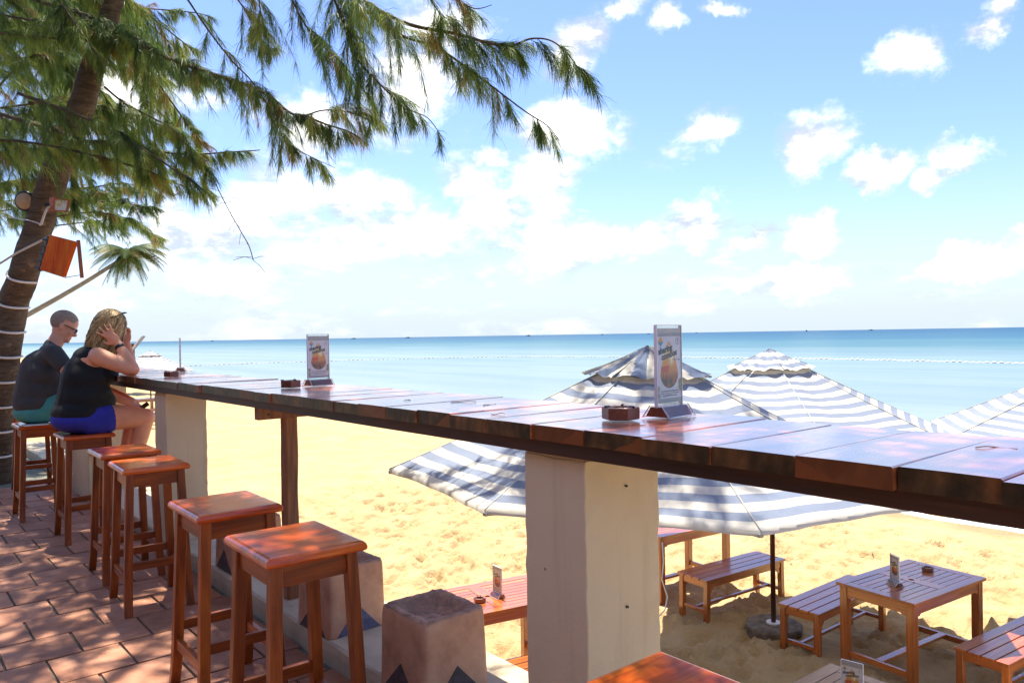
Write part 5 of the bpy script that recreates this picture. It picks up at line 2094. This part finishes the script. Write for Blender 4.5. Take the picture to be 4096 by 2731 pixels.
# torso
b.ellipsoid((1.115, 5.96, .835), (.165, .200, .115))
b.ellipsoid((1.150, 5.96, .960), (.155, .178, .140))
b.ellipsoid((1.150, 5.965, 1.090), (.135, .165, .140))
b.ellipsoid((1.170, 5.97, 1.200), (.105, .165, .090))
b.ellipsoid((1.262, 5.97, 1.120), (.085, .140, .075))
b.capsule((1.200, 5.80, 1.245), .060, (1.225, 6.13, 1.245), .060)
b.capsule((1.225, 5.97, 1.26), .058, (1.290, 5.97, 1.375), .050)
PW = head_shapes(b, hc, FW, 1.0, True)
# right arm (near)
Rsh, Rel, Rwr = Vector((1.205, 5.785, 1.238)), Vector((1.385, 5.680, 1.150)), Vector((1.322, 5.800, 1.330))
b.capsule(Rsh, .062, Rel + Vector((-.03, .01, .01)), .047).capsule(Rel, .044, Rel.lerp(Rwr, .4), .043).capsule(Rel.lerp(Rwr, .4), .043, Rwr, .027)
hand(b, Rwr, (-.50, .12, .62), (.35, 1, .1), 1.0, .18, .22, 1)
Lsh, Lel, Lwr = Vector((1.235, 6.140, 1.235)), Vector((1.500, 6.200, 1.150)), Vector((1.462, 6.150, 1.330))
b.capsule(Lsh, .058, Lel, .043).capsule(Lel, .042, Lel.lerp(Lwr, .4), .040).capsule(Lel.lerp(Lwr, .4), .040, Lwr, .026)
hand(b, Lwr, (.04, 0, 1), (-.7, -.5, .15), 1.0, .75, .10, -1)
# legs
for (hip, kn, an) in (((1.14, 5.860, .825), (1.500, 5.845, .800), (1.400, 5.880, .400)), ((1.14, 6.06, .825), (1.500, 6.10, .800), (1.390, 6.060, .400))):
    b.capsule(hip, .105, kn, .066)
    kn, an = Vector(kn), Vector(an)
    b.capsule(kn, .062, kn.lerp(an, .35), .058).capsule(kn.lerp(an, .35), .058, an, .034)
    b.capsule(an + Vector((0, 0, -.03)), .032, an + Vector((.15, 0, -.085)), .024)
    b.ellipsoid(an + Vector((.12, 0, -.08)), (.07, .040, .022))
fuse('body', rel(b, WO), M['skin_w'], wo_, .0075, 5)
b = MB()
b.ellipsoid((1.112, 5.96, .860), (.178, .212, .110))
b.ellipsoid((1.150, 5.96, .960), (.172, .194, .140))
b.ellipsoid((1.185, 5.96, .930), (.155, .18, .095))
b.ellipsoid((1.145, 5.965, 1.090), (.148, .179, .140))
b.ellipsoid((1.162, 5.97, 1.185), (.116, .160, .088))
b.ellipsoid((1.268, 5.97, 1.115), (.092, .148, .080))
b.ellipsoid((1.185, 5.965, 1.240), (.112, .150, .078))
b.capsule((1.12, 5.96, .90), .165, (1.15, 5.965, 1.12), .142)
top_ = fuse('sleeveless_top', rel(b, WO), M['tank'], wo_, .010, 4)
b = MB()
b.ellipsoid((1.110, 5.96, .815), (.180, .214, .100))
b.capsule((1.16, 5.86, .818), .112, (1.235, 5.855, .812), .108)
b.capsule((1.16, 6.06, .818), .112, (1.235, 6.065, .812), .108)
fuse('shorts', rel(b, WO), M['blue'], wo_, .010, 4)
# wrist watch
d = (Rel - Rwr).normalized()
MB().tube([p - WO for p in (Rwr + d * .022, Rwr + d * .048)], [.0305, .0335], 16).build('watch', M['black'], wo_, smooth=True)
# sunglasses pushed up in the hair
g = MB()
for s_ in (-1, 1):
    g.ellipsoid(PW(.052, s_ * .034, .112) - WO, (.022, .028, .006), FW @ Matrix.Rotation(R(-20), 3, 'Y'))
    g.tube([PW(.046, s_ * .064, .112) - WO, PW(-.01, s_ * .086, .085) - WO, PW(-.06, s_ * .084, .060) - WO], .0035, 6)
g.tube([PW(.058, -.012, .114) - WO, PW(.058, .012, .114) - WO], .003, 6)
g.build('sunglasses', M['black'], wo_)
# long wavy hair: a cap and many locks
cap = MB().ellipsoid(PW(-.016, 0, .034), (.106, .089, .094), FW, 28)
cap.ellipsoid(PW(-.045, 0, -.035), (.075, .082, .085), FW, 24)
cap = rel(cap, WO)
ho = cap.build('hair', M['hair_w'], wo_, smooth=True)
ho.data.attributes.new('tone', 'FLOAT', 'FACE').data.foreach_set('value', np.full(len(ho.data.polygons), .35, np.float32))
rh = random.Random(4)
lk = MB()
tones = []
for k in range(1350):
    a = rh.uniform(-2.75, 2.75)         # angle round the head from the back; the face is left free
    e = rh.uniform(.05, 1.45)
    ca, sa_ = math.cos(a), math.sin(a)
    rx, ry = -.104 * math.cos(e), .092 * math.cos(e)
    p0 = (-.012 + rx * ca + .0, ry * sa_, .036 + .094 * math.sin(e))
    if p0[0] > .055 and p0[2] < .07:
        continue
    L = rh.uniform(.17, .33)
    if p0[0] > .02:
        L = rh.uniform(.15, .26)
    pts = []
    wv, ph = rh.uniform(.004, .018), rh.uniform(0, 6)
    for i in range(9):
        q = i / 8
        # follow the skull outward, then hang
        ang = min(1.0, q * 2.2)
        hx_ = -.016 + (p0[0] + .012) * (1 + (.10 + .25 * (1 - math.cos(e))) * ang) * (1 if ang else 1)
        hx_ = p0[0] + (-.115 * ca * 1.0 - .01 - p0[0]) * ang * .75 - .035 * q * q
        hy_ = p0[1] + (.098 * sa_ - p0[1]) * ang * .85
        hz_ = p0[2] - L * q ** 1.25
        hx_ += wv * q ** .5 * math.sin(q * 11 + ph)
        hy_ += wv * q ** .5 * math.cos(q * 10 + ph)
        pts.append(PW(hx_, hy_, hz_) - WO)
    n0 = len(lk.f)
    lk.tube(pts, [.003, .0036, .0036, .0034, .0032, .003, .0027, .002, .0008], 5)
    t0 = rh.gauss(.55, .2) + .12 * math.sin(a * 9)
    tones += [t0] * (len(lk.f) - n0)
ho = lk.build('hair_lock', M['hair_w'], wo_, smooth=True)
ho['kind'] = 'stuff'
ho.data.attributes.new('tone', 'FLOAT', 'FACE').data.foreach_set('value', np.clip(np.array(tones, np.float32), 0, 1))

# ---- man in the grey T-shirt
mo_ = thing('person', 'person in a charcoal T-shirt, teal shorts and glasses, looking down on his stool', 'person', (1.03, 6.95, .72))
MO = Vector(mo_.location)
hc = Vector((1.190, 6.93, 1.470))
FM = frame((.86, -.22, -.50), (.25, 0, 1))
b = MB()
b.ellipsoid((1.000, 6.95, .83), (.145, .180, .105))
b.ellipsoid((1.010, 6.95, .960), (.125, .165, .140))
b.ellipsoid((1.035, 6.95, 1.110), (.125, .175, .140))
b.ellipsoid((1.075, 6.95, 1.215), (.105, .180, .085))
b.capsule((1.085, 6.75, 1.270), .058, (1.115, 7.14, 1.270), .058)
b.capsule((1.10, 6.94, 1.28), .062, (1.160, 6.935, 1.395), .056)
PM = head_shapes(b, hc, FM, 1.03)
Rsh, Rel, Rwr = Vector((1.090, 6.735, 1.258)), Vector((1.215, 6.590, 1.045)), Vector((1.520, 6.440, .875))
b.capsule(Rsh, .060, Rel, .044).capsule(Rel, .043, Rel.lerp(Rwr, .35), .042).capsule(Rel.lerp(Rwr, .35), .042, Rwr, .028)
hand(b, Rwr, (.75, -.25, -.45), (-.2, .6, -.5), 1.05, .55, .08, 1)
Lsh, Lel, Lwr = Vector((1.125, 7.150, 1.258)), Vector((1.34, 7.14, 1.04)), Vector((1.560, 6.640, .900))
b.capsule(Lsh, .058, Lel, .043).capsule(Lel, .042, Lwr, .028)
hand(b, Lwr, (.4, -.8, -.3), (0, .2, -1), 1.05, .55, .08, -1)
for (hip, kn, an) in (((1.03, 6.850, .83), (1.330, 6.760, .965), (1.430, 6.780, .520)), ((1.03, 7.05, .83), (1.420, 7.14, .90), (1.450, 7.140, .450))):
    kn, an = Vector(kn), Vector(an)
    b.capsule(hip, .092, kn, .062).capsule(kn, .058, kn.lerp(an, .35), .054).capsule(kn.lerp(an, .35), .054, an, .036)
    b.capsule(an + Vector((-.02, 0, -.03)), .034, an + Vector((.17, 0, -.075)), .026)
fuse('body', rel(b, MO), M['skin_m'], mo_, .0075, 5)
b = MB()
b.ellipsoid((.995, 6.95, .870), (.158, .195, .110))
b.ellipsoid((1.010, 6.95, .960), (.146, .185, .140))
b.ellipsoid((1.030, 6.95, 1.100), (.142, .190, .140))
b.ellipsoid((1.065, 6.95, 1.210), (.122, .190, .088))
b.capsule((1.080, 6.775, 1.265), .068, (1.110, 7.125, 1.265), .068)
b.capsule((1.09, 6.74, 1.255), .072, (1.135, 6.680, 1.175), .066)
b.capsule((1.12, 7.15, 1.255), .072, (1.20, 7.16, 1.160), .068)
b.capsule((1.105, 6.94, 1.29), .066, (1.112, 6.94, 1.315), .064)
b.ellipsoid((1.11, 6.94, .94), (.13, .17, .09))
b.capsule((1.00, 6.95, .90), .165, (1.04, 6.95, 1.13), .155)
b.capsule((.985, 6.92, .86), .14, (.985, 6.98, .86), .14)
fuse('t_shirt', rel(b, MO), M['tee'], mo_, .010, 4)
b = MB()
b.ellipsoid((1.00, 6.95, .805), (.162, .200, .095))
b.capsule((1.05, 6.85, .830), .104, (1.150, 6.82, .875), .096)
b.capsule((1.05, 7.05, .830), .104, (1.190, 7.08, .855), .094)
fuse('shorts', rel(b, MO), M['teal'], mo_, .010, 4)
# clipped hair: the scalp side of a slightly larger skull
cap = MB().ellipsoid(PM(-.010, 0, .034), (.099 * 1.03, .0795 * 1.03, .0895 * 1.03), FM, 32)
keep = []
ci = FM.inverted()
for f in cap.f:
    m_ = sum((Vector(cap.v[i]) for i in f), Vector()) / len(f)
    q = ci @ (m_ - hc) / 1.03
    if q.z > .055 - .03 * (q.x < -.02) and q.x < .062 + (q.z - .06) * .2 or (q.x < -.012 and q.z > -.045 + .35 * max(0, q.x + .05)):
        keep.append(f)
cap.f = keep
cap.m = [0] * len(keep)
rel(cap, MO).build('hair', M['hair_m'], mo_, smooth=True)
g = MB()
for s_ in (-1, 1):
    ring = [PM(.094 + .002 * math.cos(w_), s_ * .032 + .024 * math.cos(w_), .004 + .017 * math.sin(w_)) - MO for w_ in [2 * math.pi * i / 16 for i in range(17)]]
    g.tube(ring, .0028, 6, caps=False)
    g.tube([PM(.093, s_ * .056, .010) - MO, PM(.060, s_ * .073, .012) - MO, PM(.0, s_ * .081, .008) - MO], .0034, 6)
g.tube([PM(.098, -.008, .006) - MO, PM(.098, .008, .006) - MO], .0025, 6)
g.build('glasses', M['black'], mo_)
for P_, O_, pr in ((PM, MO, mo_), (PW, WO, wo_)):
    for s_ in (-1, 1):
        e = MB().ellipsoid(P_(.079, s_ * .031, .003) - O_, (.011, .012, .008), FM if O_ is MO else FW, 12)
        e.build('eye', M['white'], pr, smooth=True)
# phone held under the counter edge
hp = Rwr + Vector((.075, -.025, -.055))
tag(MB().box(-.004, .004, -.038, .038, -.07, .07).xf(Matrix.Translation(hp + Vector((.012, -.02, .0))) @ Euler((.4, .9, .3)).to_matrix().to_4x4()).build('phone', M['black'], None, bevel=.003),
    'dark phone held low by the person in the charcoal T-shirt', 'phone')
# napkin and folded menu at the far end of the counter
nb = thing('menu_holder', 'brown wooden menu holder at the far end of the counter behind the woman\'s elbow', 'menu holder', (1.60, 6.62, CZ))
MB().box(-.02, .02, -.05, .05, 0, .215).build('block', W['stool_z'], nb, bevel=.003)
lm = MB().box(-.004, .004, -.07, .07, -.14, .14).xf(Matrix.Translation((1.555, 6.40, 1.27)) @ Euler((0, R(38), R(-6))).to_matrix().to_4x4())
tag(lm.build('menu_card', M['menu'] if 'menu' in M else plain('cream_menu_card', (.72, .58, .42), .6, .06, 10), None), 'cream menu card leaning beside the woman\'s raised hand', 'menu card')
tag(MB().box(-.08, .08, -.05, .05, 0, .006).build('napkin', M['white'], None, loc=(.965, 6.77, .7205)), 'white paper on the stool edge beside the seated man', 'paper')
